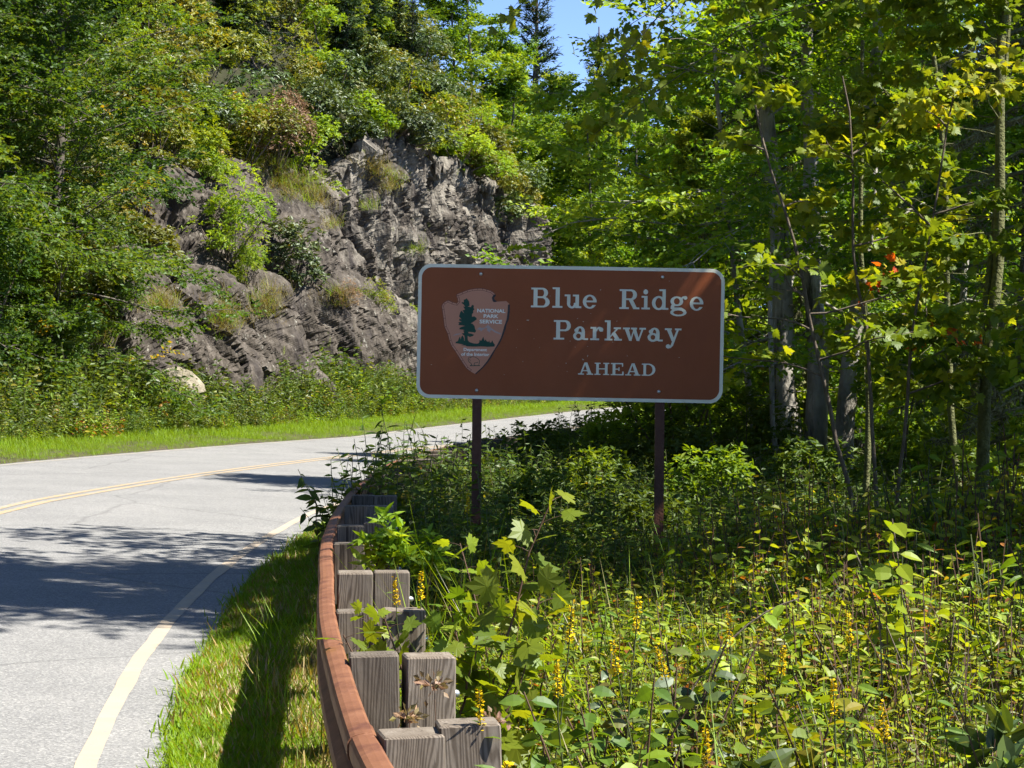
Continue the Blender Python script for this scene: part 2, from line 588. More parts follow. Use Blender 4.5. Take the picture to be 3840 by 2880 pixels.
qb = shear(q, .18) + warp
big = fbm(q * np.array([.28, .3, .3]), 3, 1) * .75
blk = fbm(np.stack([qa[:, 0] * .42, q[:, 1] * .3, q[:, 2] * .33], -1), 2, 21)
blk = np.round(blk * 3.2) / 3.2 * .55
# jointed blocks: random offset per cell of a sheared, jittered lattice
def cells(qc, sx, sz, seed, amp):
    w = fbm(qc * .9, 2, seed + 3)
    a = qc[:, 0] / sx + .45 * w
    b = qc[:, 2] / sz + .45 * fbm(qc * 1.1 + 7, 2, seed + 5)
    ia, ib = np.floor(a).astype(np.int64), np.floor(b).astype(np.int64)
    h = _hash(ia, ib, ia * 0 + 3, seed)
    h2 = _hash(ia, ib, ia * 0 + 9, seed) - .5
    fa, fb = a - ia, b - ib
    edge = np.minimum(np.minimum(fa, 1 - fa) * sx, np.minimum(fb, 1 - fb) * sz)
    crack = sstep(.11, .0, edge)
    return amp * ((h - .5) + h2 * (fa - .5) * .9 + (h - .5) * .5 * (fb - .5)) - (amp * .5 + .05) * crack
slabj = cells(qa, 2.4, 6.0, 31, .42) + cells(qa, .7, 3.2, 33, .09)
fold = .6 * fbm(np.stack([qb[:, 0] * .75, q[:, 1] * .2, q[:, 2] * .12], -1), 2, 83)
wallj = cells(qb, .75, 6.5, 35, .46) + cells(qb, .28, 2.6, 37, .15)
ribA = np.abs(fbm(np.stack([qa[:, 0] * 2.4, q[:, 1] * .6, q[:, 2] * .3], -1), 4, 9))
ribB = np.abs(fbm(np.stack([qb[:, 0] * 2.6, q[:, 1] * .7, q[:, 2] * .22], -1), 4, 15))
fine = fbm(q * np.array([3.2, 2.5, 2.5]), 4, 55)
disp = big + fold * (1 - .6 * sstep(4.2, 5.2, q[:, 2]) * (1 - wr)) + blk * (.3 + .15 * wr) + (1 - wr) * (slabj - .05 * ribA) + wr * (wallj - .30 * ribB) + .04 * fine
disp = disp.reshape(S2.shape) * sstep(0, .03, V2)
PC = P2 + N2 * disp[..., None]
M_rock = None
def rock_extra(nt, mp, base):
    L = nt.links.new
    at = nd(nt, 'ShaderNodeAttribute', attribute_name='rnd')
    # pale freshly broken / lichened rock on the ribbed wall, brown wet stains on the slab
    n = nd(nt, 'ShaderNodeTexNoise', i_Scale=1.1, i_Detail=8, i_Roughness=.7)
    L(mp.outputs[0], n.inputs['Vector'])
    ad = nd(nt, 'ShaderNodeMath', operation='MULTIPLY_ADD')
    L(at.outputs['Fac'], ad.inputs[0]); ad.inputs[1].default_value = .16
    L(n.outputs[0], ad.inputs[2])
    r = ramp(nt, ad.outputs[0], [(.60, (0, 0, 0)), (.74, (1, 1, 1))])
    mx = nd(nt, 'ShaderNodeMix', data_type='RGBA')
    L(r.outputs[0], mx.inputs[0]); L(base, mx.inputs[6]); mx.inputs[7].default_value = (.175, .158, .132, 1)
    c = overlay((.26, .25, .215), 7, .62, .68, 6)(nt, mp, mx.outputs[2])
    c = overlay((.03, .024, .022), .8, .52, .66, 14, (2.2, 2.2, .35))(nt, mp, c)
    c = overlay((.12, .135, .035), 2.1, .66, .74, 22)(nt, mp, c)
    return c
M_rock = surfmat('cliff_rock', [(.25, (.02, .016, .012)), (.42, (.044, .036, .028)), (.55, (.07, .058, .047)), (.7, (.12, .104, .088))], 3.4, 10, .8, .8, 7, stretch=(1, 1, .6), spec=.3, extra=rock_extra, bdist=.12)
g = Geo()
g.add(PC.reshape(-1, 3), grid_faces(*S2.shape), wr)
link('rock_cliff', g.mesh('rock_cliff', M_rock, smooth=False), kind='structure', label='jagged grey brown rock cliff cut beside the far side of the road')

# ---- wooded hill above the cliff
def hill_z(s, o):
    ot, zt = cliff_pt(s, np.ones_like(s))
    zt = np.where(s < 36, np.interp(s, [-24, 10, 36], [.5, 1.2, 2.8]), zt)
    d = np.clip(o - ot, -2, None)
    tap = np.interp(s, [-24, 50, 74, 84, 92, 98, 102, 106, 111, 120, 172], [.75, .95, .97, .97, .95, .84, .6, .34, .12, .04, .02])
    z = zt + np.where(d < 0, d * .5, d * tap * (1 - .002 * np.clip(d, 0, 60)))- 1.3 * sstep(3.5, .8, d)
    X, Y = SO(s, o)
    return z - .25 + .8 * fbm(np.stack([X * .12, Y * .12, X * 0], -1), 3, 77) * sstep(0, 4, d)
sh = np.arange(-24, 172, 1.)
kh = np.concatenate([[-.8, -.4, 0], np.arange(1, 12, 1.), np.arange(12, 60, 3)])
S3, K3 = np.meshgrid(sh, kh, indexing='ij')
O3 = np.clip(cliff_pt(S3, np.ones_like(S3))[0], 10, 30) + 1.5 + K3
Z3 = hill_z(S3.ravel(), O3.ravel()).reshape(S3.shape)
Z3[K3 < -.3] -= .8
X3, Y3 = SO(S3, O3)
P3 = np.stack([X3, Y3, Z3], -1)
M_hill = surfmat('hill_soil', [(.3, (.018, .018, .009)), (.6, (.028, .03, .012)), (.8, (.045, .042, .02))], .9, 8, .95, .8, 6, bdist=.1)
g = Geo()
g.add(P3.reshape(-1, 3), grid_faces(*S3.shape)[:, ::-1])
link('hill', g.mesh('hill', M_hill), kind='structure')

def seat(P, uvpix, tol=14):
    """grid point of a surface nearest the camera among those seen near a photograph position"""
    q = P.reshape(-1, 3)
    pr = proj(q)
    d = np.hypot(pr[:, 0] - uvpix[0], pr[:, 1] - uvpix[1])
    ok = np.where(d < max(tol, d.min() * 1.5 + 1))[0]
    return q[ok[np.argmin(q[ok, 1])]]

# ------------------------------------------------------------------ park sign
SGN_Y = 16.6
M_brown = surfmat('sign_brown', [(.3, (.23, .067, .024)), (.7, (.26, .078, .03))], 2.5, 5, .55, .05, 60, spec=.15,
                  extra=overlay((.25, .077, .032), 1.6, .5, .75, 2, (2.6, 1, .8)))
M_cream = surfmat('sign_cream', [(.3, (.64, .64, .52)), (.7, (.72, .72, .6))], 5, 5, .5, .05, 60)
M_post = surfmat('sign_post_steel', [(.3, (.06, .024, .014)), (.7, (.09, .036, .02))], 6, 6, .6, .3, 50)
M_zinc = plain('zinc', (.55, .56, .55), .35, .8)
M_arrow = plain('emblem_brown', (.50, .235, .15), .6, 0.0, .15)
M_green = plain('emblem_green', (.018, .062, .045), .6, 0.0, .15)
M_black = plain('emblem_black', (.012, .007, .006), .45)
M_line = plain('emblem_line', (.085, .028, .018), .45)
M_mtn = plain('emblem_snow', (.36, .28, .26), .45)
M_ltr = plain('emblem_white', (.78, .78, .7), .6, 0.0, .15)
M_chip = plain('bare_metal_chip', (.42, .36, .28), .45)
M_alu = surfmat('sign_back', [(.3, (.4, .4, .4)), (.7, (.46, .46, .46))], 5, 4, .5, .05, 40)

SIGN = thing('park_sign', 'brown roadside sign reading Blue Ridge Parkway AHEAD with arrowhead emblem', 'sign')
sx, sz = .466, 2.133
SIGN.location = (sx, SGN_Y, sz)
SIGN.rotation_euler = (0, math.radians(1.1), math.radians(-1.0))
SW, SH = 2.443 / 2, 1.072 / 2
def rrect(hx, hz, r, n=10):
    pts = []
    for cx, cz, a0 in ((hx - r, hz - r, 0), (-hx + r, hz - r, 90), (-hx + r, -hz + r, 180), (hx - r, -hz + r, 270)):
        for i in range(n + 1):
            a = math.radians(a0 + 90 * i / n)
            pts.append((cx + r * math.cos(a), cz + r * math.sin(a)))
    return pts
# panel (2.5 cm thick folded sheet), pale border band, brown field: y is toward -Y (camera)
def plate(name, pts, y0, y1, mat, parent):
    g = Geo()
    n = len(pts)
    v = [(x, y1, z) for x, z in pts] + [(x, y0, z) for x, z in pts]
    g.add(v, [list(range(n))]) ; g.f[-1] = g.f[-1]
    g.add(v, [list(range(2 * n - 1, n - 1, -1))])
    g.add(v, [[(i + 1) % n, i, n + i, n + (i + 1) % n] for i in range(n)])
    return link(name, g.mesh(name, mat, smooth=False), parent)
outer = rrect(SW, SH, .105)
inner = rrect(SW - .0275, SH - .0275, .082)
panel = plate('panel', outer, .0, -.012, M_cream, SIGN)
plate('backing', rrect(SW - .004, SH - .004, .10), .004, .0012, M_alu, SIGN)
g = Geo()
g.add([(x, -.0135, z) for x, z in inner], [list(range(len(inner)))])
field = link('field', g.mesh('field', M_brown, smooth=False), SIGN)

def Zc(zx, zy):
    """sign-plane metres from the position measured on the enlarged sign"""
    dx = zx - 1084.0
    return dx / 803.0, -((zy - 513.0) - .0192 * dx) / 803.0
def Ec(ex, ey):
    return Zc((1540 + ex / 4.608 - 1500) * 1.7015, (1060 + ey / 4.608 - 950) * 1.7015)

# slab-serif letters, drawn on a fine grid and laid as thin film pieces
def Rr(a, b, c, d): return lambda x, y: (x >= a) & (x <= c) & (y >= b) & (y <= d)
def El(cx, cy, rx, ry): return lambda x, y: ((x - cx) / rx) ** 2 + ((y - cy) / ry) ** 2 <= 1
def Ring(cx, cy, rx, ry, ix, iy, clip=(-9, -9, 9, 9)):
    return lambda x, y: (((x - cx) / rx) ** 2 + ((y - cy) / ry) ** 2 <= 1) & (((x - cx) / ix) ** 2 + ((y - cy) / iy) ** 2 > 1) & (x >= clip[0]) & (y >= clip[1]) & (x <= clip[2]) & (y <= clip[3])
def Po(pts):
    def f(x, y):
        r = np.zeros(x.shape, bool)
        n = len(pts)
        for i in range(n):
            x1, y1 = pts[i]; x2, y2 = pts[(i + 1) % n]
            if y1 != y2:
                r ^= ((y1 > y) != (y2 > y)) & (x < (x2 - x1) * (y - y1) / (y2 - y1) + x1)
        return r
    return f
_capstem = [Rr(.13, 0, .335, 1), Rr(0, 0, .48, .09), Rr(0, .91, .48, 1)]
GL = {
 'B': (.96, _capstem + [Rr(.3, .48, .58, 1), El(.58, .745, .28, .255), Rr(.3, 0, .6, .54), El(.6, .275, .36, .275)],
       [Rr(.335, .57, .56, .91), El(.56, .74, .10, .17), Rr(.335, .09, .58, .475), El(.58, .282, .16, .193)]),
 'l': (.48, [Rr(.15, 0, .345, 1.03), Rr(0, 0, .48, .09), Rr(0, .94, .2, 1.03)], []),
 'u': (.86, [Rr(.12, .24, .30, .68), Rr(0, .59, .2, .68), Rr(.56, 0, .74, .68), Rr(.42, .59, .6, .68), Rr(.7, 0, .86, .09), Ring(.38, .25, .26, .27, .10, .17, (-9, -9, .6, .26))], []),
 'e': (.72, [Ring(.36, .335, .36, .355, .185, .27), Rr(.12, .31, .70, .40)], [Rr(.47, .17, .9, .31)]),
 'R': (1.0, _capstem + [Rr(.3, .45, .58, 1), El(.58, .725, .29, .275), Po([(.48, .52), (.66, .5), (.86, .09), (1, .09), (1, 0), (.70, 0), (.46, .46)])],
       [Rr(.335, .545, .56, .91), El(.56, .727, .11, .182)]),
 'i': (.46, [Rr(.14, 0, .32, .68), Rr(0, 0, .46, .09), Rr(0, .59, .2, .68), El(.22, .885, .125, .125)], []),
 'd': (.86, [Ring(.36, .335, .36, .355, .175, .26), Rr(.54, 0, .72, 1.03), Rr(.38, .94, .6, 1.03), Rr(.7, 0, .86, .09)], []),
 'g': (.92, [Ring(.36, .44, .33, .25, .15, .16), El(.80, .62, .10, .095), Ring(.72, .5, .16, .2, .07, .1, (.55, .55, .9, .9)),
             Po([(.10, .28), (.25, .22), (.24, .13), (.62, .12), (.80, .02), (.86, -.10), (.64, -.02), (.16, -.02), (.05, .06), (.05, .16)]), Ring(.45, -.13, .42, .19, .26, .105)], []),
 'P': (.88, [Rr(.13, 0, .335, 1), Rr(0, 0, .54, .09), Rr(0, .91, .48, 1), Rr(.3, .43, .58, 1), El(.58, .715, .30, .285)], [Rr(.335, .525, .56, .91), El(.56, .717, .12, .192)]),
 'a': (.80, [Ring(.28, .20, .28, .225, .12, .125), Rr(.44, .10, .62, .46), Ring(.36, .44, .26, .26, .085, .165, (-9, .44, 9, 9)), El(.17, .49, .11, .105), Rr(.56, 0, .80, .09), Rr(.44, .02, .62, .2)], []),
 'r': (.66, [Rr(.13, 0, .31, .68), Rr(0, 0, .46, .09), Rr(0, .59, .2, .68), Ring(.46, .42, .19, .27, .12, .17, (-9, .46, 9, 9)), El(.545, .555, .115, .11)], []),
 'k': (.92, [Rr(.13, 0, .31, 1.03), Rr(0, 0, .42, .09), Rr(0, .94, .2, 1.03), Po([(.3, .24), (.62, .62), (.74, .62), (.3, .14)]), Rr(.48, .59, .86, .68), Po([(.37, .36), (.52, .48), (.82, .06), (.58, .06)]), Rr(.5, 0, .92, .09)], []),
 'w': (1.2, [Rr(0, .59, .36, .68), Rr(.42, .59, .74, .68), Rr(.86, .59, 1.2, .68), Po([(.08, .64), (.29, .64), (.48, 0), (.33, 0)]), Po([(.36, 0), (.45, 0), (.63, .64), (.52, .5)]), Po([(.48, .64), (.68, .64), (.88, 0), (.73, 0)]), Po([(.77, 0), (.86, 0), (1.09, .64), (.99, .64)])], []),
 'y': (.9, [Rr(0, .59, .38, .68), Rr(.54, .59, .9, .68), Po([(.09, .64), (.31, .64), (.54, .08), (.42, -.06)]), Po([(.66, .64), (.77, .64), (.46, -.2), (.34, -.33), (.2, -.36), (.2, -.26), (.32, -.2)]), El(.19, -.25, .12, .11)], []),
 'A': (1.02, [Po([(.42, 1), (.61, 1), (.93, .05), (.69, .05)]), Po([(.42, 1), (.53, 1), (.245, .05), (.13, .05)]), Rr(.26, .28, .76, .37), Rr(0, 0, .40, .09), Rr(.58, 0, 1.02, .09)], []),
 'H': (1.14, [Rr(.13, 0, .335, 1), Rr(0, 0, .47, .09), Rr(0, .91, .47, 1), Rr(.805, 0, 1.01, 1), Rr(.67, 0, 1.14, .09), Rr(.67, .91, 1.14, 1), Rr(.3, .455, .85, .545)], []),
 'E': (.94, [Rr(.13, 0, .335, 1), Rr(0, 0, .9, .09), Rr(0, .91, .88, 1), Rr(.82, 0, .92, .31), Rr(.79, .70, .88, 1), Rr(.3, .46, .62, .55), Rr(.54, .35, .62, .66)], []),
 'D': (1.04, [Rr(.13, 0, .335, 1), Rr(0, 0, .5, .09), Rr(0, .91, .5, 1), Ring(.48, .5, .56, .5, .34, .41, (.335, -9, 9, 9))], []),
}
def glyph(ch, x0, x1, base, cap, y=-.0152):
    w, plus, minus = GL[ch]
    n = 88
    ys = (np.arange(int(-.42 * n), int(1.1 * n)) + .5) / n
    xs = (np.arange(0, int(w * n) + 1) + .5) / n
    X, Y = np.meshgrid(xs, ys)
    m = np.zeros(X.shape, bool)
    for p in plus:
        m |= p(X, Y)
    for p in minus:
        m &= ~p(X, Y)
    quads, openr = [], {}
    for r in range(m.shape[0] + 1):
        runs = []
        if r < m.shape[0]:
            d = np.diff(np.concatenate([[0], m[r].astype(int), [0]]))
            runs = list(zip(np.where(d == 1)[0], np.where(d == -1)[0]))
        nxt = {}
        for k in runs:
            nxt[k] = openr.pop(k, r)
        for (a, b), r0 in openr.items():
            quads.append((a, b, r0, r))
        openr = nxt
    q0 = int(-.42 * n)
    V = []
    for a, b, r0, r1 in quads:
        for qa, qr in ((a, r0), (b, r0), (b, r1), (a, r1)):
            zx = x0 + (x1 - x0) * (qa / n) / w
            zy = base(zx) - cap * (q0 + qr) / n
            sx_, sz_ = Zc(zx, zy)
            V.append((sx_, y, sz_))
    g = Geo()
    g.add(V, np.arange(len(V)).reshape(-1, 4))
    return link('letter', g.mesh('letter_' + ch, M_cream, smooth=False), SIGN)
bl1 = lambda x: 345 + .0192 * (x - 828)
bl2 = lambda x: 551 + .0192 * (x - 977)
bl3 = lambda x: 776 + .0192 * (x - 1140)
for ch, a, b in (('B', 828, 948), ('l', 965, 1030), ('u', 1043, 1150), ('e', 1160, 1248), ('R', 1394, 1522), ('i', 1535, 1590), ('d', 1602, 1707), ('g', 1716, 1830), ('e', 1844, 1931)):
    glyph(ch, a, b, bl1, 126)
for ch, a, b in (('P', 977, 1086), ('a', 1102, 1198), ('r', 1212, 1294), ('k', 1303, 1414), ('w', 1420, 1566), ('a', 1578, 1676), ('y', 1688, 1794)):
    glyph(ch, a, b, bl2, 124)
for ch, a, b in (('A', 1138, 1234), ('H', 1243, 1337), ('E', 1347, 1431), ('A', 1440, 1537), ('D', 1545, 1632)):
    glyph(ch, a, b, bl3, 78)

# arrowhead emblem
AH = [(760, 205), (860, 165), (945, 130), (1030, 110), (1130, 100), (1215, 100), (1290, 120), (1370, 145), (1440, 205), (1400, 230), (1380, 265), (1390, 310), (1412, 332), (1450, 332), (1540, 326), (1625, 320), (1690, 375), (1686, 500), (1672, 640), (1640, 690), (1620, 760), (1590, 850), (1560, 940), (1520, 1030), (1460, 1130), (1400, 1260), (1330, 1370), (1250, 1460), (1180, 1530), (1120, 1590), (1030, 1540), (960, 1490), (870, 1360), (760, 1190), (690, 1095), (655, 1010), (625, 890), (565, 770), (545, 620), (520, 470), (508, 400), (545, 345), (615, 305), (695, 340), (770, 360), (792, 330), (780, 270), (760, 232)]
def flat(name, polys, y, mat, parent):
    g = Geo()
    for pts in polys:
        P = [Vector((*Ec(*p), 0)) for p in pts]
        for t in mgeo.tessellate_polygon([P]):
            g.add([(P[i].x, y, P[i].y) for i in t], [[0, 1, 2]])
    return link(name, g.mesh(name, mat, smooth=False), parent)
def stroke(pts, w):
    pts = np.array(pts, float)
    out = []
    for a, b in zip(pts[:-1], pts[1:]):
        d = b - a
        L = np.hypot(*d)
        if L < 1e-6: continue
        d /= L
        n = np.array([-d[1], d[0]]) * w / 2
        e = d * w * .3
        out.append([a - e + n, b + e + n, b + e - n, a - e - n])
    return out
EMB = flat('emblem', [AH], -.0150, M_arrow, SIGN)
EMB['label'] = 'pale brown arrowhead emblem with green tree and white lettering'
def inset(idx, d):
    P = np.array(AH, float)
    c = []
    n = len(P)
    for i in idx:
        t = P[(i + 1) % n] - P[i - 1]
        t /= np.hypot(*t)
        c.append(P[i % n] + np.array([-t[1], t[0]]) * d)
    return c
edge_idx = list(range(30, 48)) + list(range(0, 9))
edge_idx = [i % len(AH) for i in edge_idx]
border = []
ins = inset(edge_idx, 33)
for k in range(len(edge_idx) - 1):
    border += stroke([ins[k], ins[k + 1]], 6)
for k in range(len(edge_idx)):
    border += stroke([AH[edge_idx[k]], ins[k]], 7)
for k in range(len(edge_idx) - 1):
    border += stroke([AH[edge_idx[k]], AH[edge_idx[k + 1]]], 7)
def film(name, polys, y, mat, parent):
    """strokes that may cross: each laid a hair above the one before"""
    g = Geo()
    for i, pts in enumerate(polys):
        g.add([(Ec(*p)[0], y - .00002 * (i % 7), Ec(*p)[1]) for p in pts], [list(range(len(pts)))])
    return link(name, g.mesh(name, mat, smooth=False), parent)
film('chipped_edge', border, -.0156, M_line, EMB)
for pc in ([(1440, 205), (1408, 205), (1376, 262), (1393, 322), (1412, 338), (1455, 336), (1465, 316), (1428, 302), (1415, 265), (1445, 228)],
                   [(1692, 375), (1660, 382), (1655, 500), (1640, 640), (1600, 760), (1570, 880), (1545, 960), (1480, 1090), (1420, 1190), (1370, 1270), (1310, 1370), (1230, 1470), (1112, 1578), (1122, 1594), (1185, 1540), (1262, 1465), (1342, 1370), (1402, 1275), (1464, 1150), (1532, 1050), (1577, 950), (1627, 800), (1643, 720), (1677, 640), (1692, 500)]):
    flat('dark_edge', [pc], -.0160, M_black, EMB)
flat('tree', [[(940, 270), (962, 300), (985, 330), (990, 370), (995, 400), (960, 414), (1022, 426), (1020, 405), (1045, 385), (1070, 400), (1062, 440), (1080, 460), (1058, 485), (1060, 525), (1040, 545), (1038, 590), (1080, 585), (1115, 610), (1125, 635), (1090, 660), (1050, 690), (1020, 705), (1050, 715), (1085, 750), (1095, 800), (1115, 840), (1095, 870), (1060, 860), (985, 855), (980, 875), (1035, 885), (1080, 905), (1065, 925), (1005, 945), (970, 920), (970, 960), (975, 1000), (1000, 1030), (1080, 1055), (1140, 1060), (1170, 1045), (1180, 990), (1205, 1010), (1225, 970), (1245, 938), (1255, 985), (1265, 1010), (1280, 985), (1300, 1015), (1330, 1030), (1345, 1000), (1355, 1035), (1380, 1040), (1400, 1000), (1415, 1040), (1445, 1075), (1440, 1110), (1330, 1115), (1200, 1108), (1080, 1112), (960, 1105), (930, 1090), (850, 1084), (905, 1073), (830, 1060), (760, 1050), (765, 1030), (800, 1015), (825, 950), (840, 935), (850, 990), (860, 940), (880, 915), (905, 960), (912, 1010), (920, 1010), (918, 960), (912, 920), (890, 905), (865, 882), (905, 875), (905, 850), (880, 837), (915, 826), (880, 815), (825, 810), (825, 785), (870, 765), (920, 750), (850, 740), (805, 735), (820, 705), (800, 687), (860, 680), (815, 655), (820, 625), (860, 637), (815, 590), (825, 540), (835, 510), (855, 485), (885, 520), (900, 525), (870, 480), (915, 470), (882, 412), (920, 420), (885, 375), (850, 350), (870, 335), (890, 345), (890, 295), (915, 290)]], -.0161, M_green, EMB)
for pc in ([(1115, 830), (1160, 780), (1185, 770), (1205, 790), (1235, 780), (1250, 790), (1318, 730), (1370, 780), (1420, 820), (1470, 850), (1550, 885), (1545, 900), (1440, 865), (1395, 830), (1365, 820), (1355, 870), (1300, 825), (1310, 795), (1290, 782), (1260, 797), (1225, 822), (1200, 852), (1180, 820), (1150, 812)], [(705, 925), (760, 893), (850, 875), (856, 884), (800, 906)]):
    flat('mountain', [pc], -.0158, M_mtn, EMB)
film('bison', stroke([(1000, 1375), (985, 1330), (1000, 1297), (1060, 1284), (1110, 1292), (1160, 1325), (1185, 1355), (1182, 1390), (1172, 1436)], 9) + stroke([(1160, 1376), (1140, 1390), (1098, 1393), (1090, 1420), (1108, 1436)], 9) + stroke([(1000, 1375), (1032, 1396), (1052, 1424), (1030, 1436)], 9) + stroke([(1022, 1442), (1190, 1440)], 13) + stroke([(1050, 1286), (1020, 1310), (1012, 1340), (1030, 1360)], 6), -.0158, M_green, EMB)

def textmesh(body, ex0, ex1, ey0, ey1, bold=.022):
    cu = bpy.data.curves.new('lettering', 'FONT')
    cu.body = body
    cu.offset = bold
    cu.size = 1.0
    cu.resolution_u = 4
    tmp = bpy.data.objects.new('lettering_tmp', cu)
    COL.objects.link(tmp)
    dg = bpy.context.evaluated_depsgraph_get()
    dg.update()
    me = bpy.data.meshes.new_from_object(tmp.evaluated_get(dg))
    bpy.data.objects.remove(tmp)
    bpy.data.curves.remove(cu)
    n = len(me.vertices)
    co = np.empty(n * 3, np.float32)
    me.vertices.foreach_get('co', co)
    co = co.reshape(-1, 3)
    mn, mxx = co.min(0), co.max(0)
    out = np.zeros((n, 3), np.float32)
    for i in range(n):
        ex = ex0 + (ex1 - ex0) * (co[i, 0] - mn[0]) / (mxx[0] - mn[0])
        ey = ey1 + (ey0 - ey1) * (co[i, 1] - mn[1]) / (mxx[1] - mn[1]) + .0192 * (ex - (ex0 + ex1) / 2)
        a, b = Ec(ex, ey)
        out[i] = (a, -.0166, b)
    me.vertices.foreach_set('co', out.ravel())
    me.materials.clear()
    me.materials.append(M_ltr)
    me.update()
    return link('lettering', me, EMB)
textmesh('NATIONAL', 1128, 1616, 456, 522, .028)
textmesh('PARK', 1240, 1500, 550, 614, .028)
textmesh('SERVICE', 1172, 1562, 644, 712, .028)
textmesh('Department', 905, 1308, 1136, 1204)
textmesh('of the Interior', 865, 1352, 1214, 1273)

# chips in the paint
rng = np.random.default_rng(5)
chips = []
for zx, zy, r in ((1272, 234, 5), (1710, 178, 4), (950, 273, 4), (1128, 418, 6), (1165, 437, 5), (1212, 386, 4), (1380, 434, 4), (1083, 562, 4), (1196, 596, 4), (1116, 600, 4), (1355, 569, 5), (740, 603, 4), (783, 693, 4), (1060, 704, 5), (1068, 757, 5), (1010, 724, 3), (198, 713, 5), (665, 776, 4), (1197, 657, 8), (1450, 657, 4), (1782, 667, 4), (745, 487, 4), (852, 547, 3), (810, 428, 10), (888, 604, 3), (1168, 680, 8)):
    a0, a1 = rng.uniform(0, 6.28), rng.uniform(.4, .9)
    chips.append([Zc(zx + r * math.cos(t) * math.cos(a0) - a1 * .6 * r * math.sin(t) * math.sin(a0), zy + r * math.cos(t) * math.sin(a0) + a1 * .6 * r * math.sin(t) * math.cos(a0)) for t in np.arange(6) * 1.047])
for c in chips:
    g = Geo()
    g.add([(x, -.0170, z) for x, z in c], [list(range(6))])
    link('paint_chip', g.mesh('paint_chip', M_chip, smooth=False), SIGN)
# bolts
def bolt_mesh(r, h, mat):
    g = Geo()
    a = np.arange(10) * 2 * np.pi / 10
    rings = [(r, 0), (r, h * .5), (r * .75, h * .85), (r * .3, h)]
    v = [(rr * math.cos(t), -hh, rr * math.sin(t)) for rr, hh in rings for t in a]
    f = [[k * 10 + i, k * 10 + (i + 1) % 10, k * 10 + 10 + (i + 1) % 10, k * 10 + 10 + i] for k in range(3) for i in range(10)]
    g.add(v, f)
    g.add(v[30:], [list(range(10))])
    return g.mesh('bolt', mat)
bm = bolt_mesh(.014, .016, M_zinc)
for zx, zy in ((503, 132), (1666, 153), (490, 878), (1656, 886)):
    b = link('bolt', bm, SIGN)
    a, c = Zc(zx, zy)
    b.location = (a, -.0135, c)
# posts: square steel tubes behind the panel
pg = Geo()
box(pg, -.037, .037, .006, .080, -2.75, .50)
pm = pg.mesh('post', M_post, smooth=False)
for zx in (488, 1662):
    p = link('post', pm, SIGN)
    p.location = (Zc(zx, 900)[0], 0, 0)
    p.rotation_euler = (0, math.radians(-.6), 0)

# ------------------------------------------------------------------ guardrail
def grain_extra(nt, mp, base):
    L = nt.links.new
    oi = nd(nt, 'ShaderNodeObjectInfo')
    v = nd(nt, 'ShaderNodeVectorMath', operation='SCALE'); v.inputs[3].default_value = 40
    cmb = nd(nt, 'ShaderNodeCombineXYZ')
    L(oi.outputs['Random'], cmb.inputs[0]); L(oi.outputs['Random'], cmb.inputs[1])
    L(cmb.outputs[0], v.inputs[0])
    ad = nd(nt, 'ShaderNodeVectorMath', operation='ADD')
    L(mp.outputs[0], ad.inputs[0]); L(v.outputs[0], ad.inputs[1])
    ds = nd(nt, 'ShaderNodeTexNoise', i_Scale=3.5, i_Detail=3)
    sc0 = nd(nt, 'ShaderNodeVectorMath', operation='MULTIPLY'); sc0.inputs[1].default_value = (1, 1, .35)
    L(ad.outputs[0], sc0.inputs[0]); L(sc0.outputs[0], ds.inputs['Vector'])
    mixv = nd(nt, 'ShaderNodeVectorMath', operation='MULTIPLY_ADD')
    mixv.inputs[1].default_value = (.30, .30, .30)
    L(ds.outputs['Color'], mixv.inputs[0]); L(sc0.outputs[0], mixv.inputs[2])
    w = nd(nt, 'ShaderNodeTexWave', wave_type='RINGS', rings_direction='Z', i_Scale=34, i_Distortion=3.5, i_Detail=6)
    w.inputs['Detail Scale'].default_value = 2
    L(mixv.outputs[0], w.inputs['Vector'])
    r = ramp(nt, w.outputs['Fac'], [(.1, (.45, .40, .35)), (.5, (.9, .88, .86)), (.9, (1.2, 1.17, 1.13))])
    mx = nd(nt, 'ShaderNodeMix', data_type='RGBA', blend_type='MULTIPLY'); mx.inputs[0].default_value = .8
    L(base, mx.inputs[6]); L(r.outputs[0], mx.inputs[7])
    # dark checks
    c = nd(nt, 'ShaderNodeTexNoise', i_Scale=9, i_Detail=4)
    s2 = nd(nt, 'ShaderNodeVectorMath', operation='MULTIPLY'); s2.inputs[1].default_value = (3, 3, .12)
    L(ad.outputs[0], s2.inputs[0]); L(s2.outputs[0], c.inputs['Vector'])
    rc = ramp(nt, c.outputs[0], [(.60, (1, 1, 1)), (.66, (.25, .22, .2))])
    m3 = nd(nt, 'ShaderNodeMix', data_type='RGBA', blend_type='MULTIPLY'); m3.inputs[0].default_value = .9
    L(mx.outputs[2], m3.inputs[6]); L(rc.outputs[0], m3.inputs[7])
    mrv = nd(nt, 'ShaderNodeMapRange', i_3=.72, i_4=1.25)
    L(oi.outputs['Random'], mrv.inputs[0])
    hsv = nd(nt, 'ShaderNodeHueSaturation')
    L(mrv.outputs[0], hsv.inputs['Value']); L(m3.outputs[2], hsv.inputs['Color'])
    return hsv.outputs[0]
M_wood = surfmat('weathered_timber', [(.3, (.092, .072, .054)), (.5, (.155, .132, .108)), (.72, (.235, .212, .185))], 5, 7, .85, .5, 30, stretch=(1, 1, .3), extra=grain_extra, bdist=.008)
M_rust = surfmat('weathering_steel', [(.3, (.135, .053, .024)), (.5, (.18, .075, .036)), (.72, (.22, .098, .05))], 7, 9, .62, .25, 140, spec=.35,
                 extra=chain(overlay((.10, .036, .02), 5, .52, .68, 5, (1, 1, .25)), overlay((.27, .13, .075), 14, .62, .74, 8)), bdist=.003)
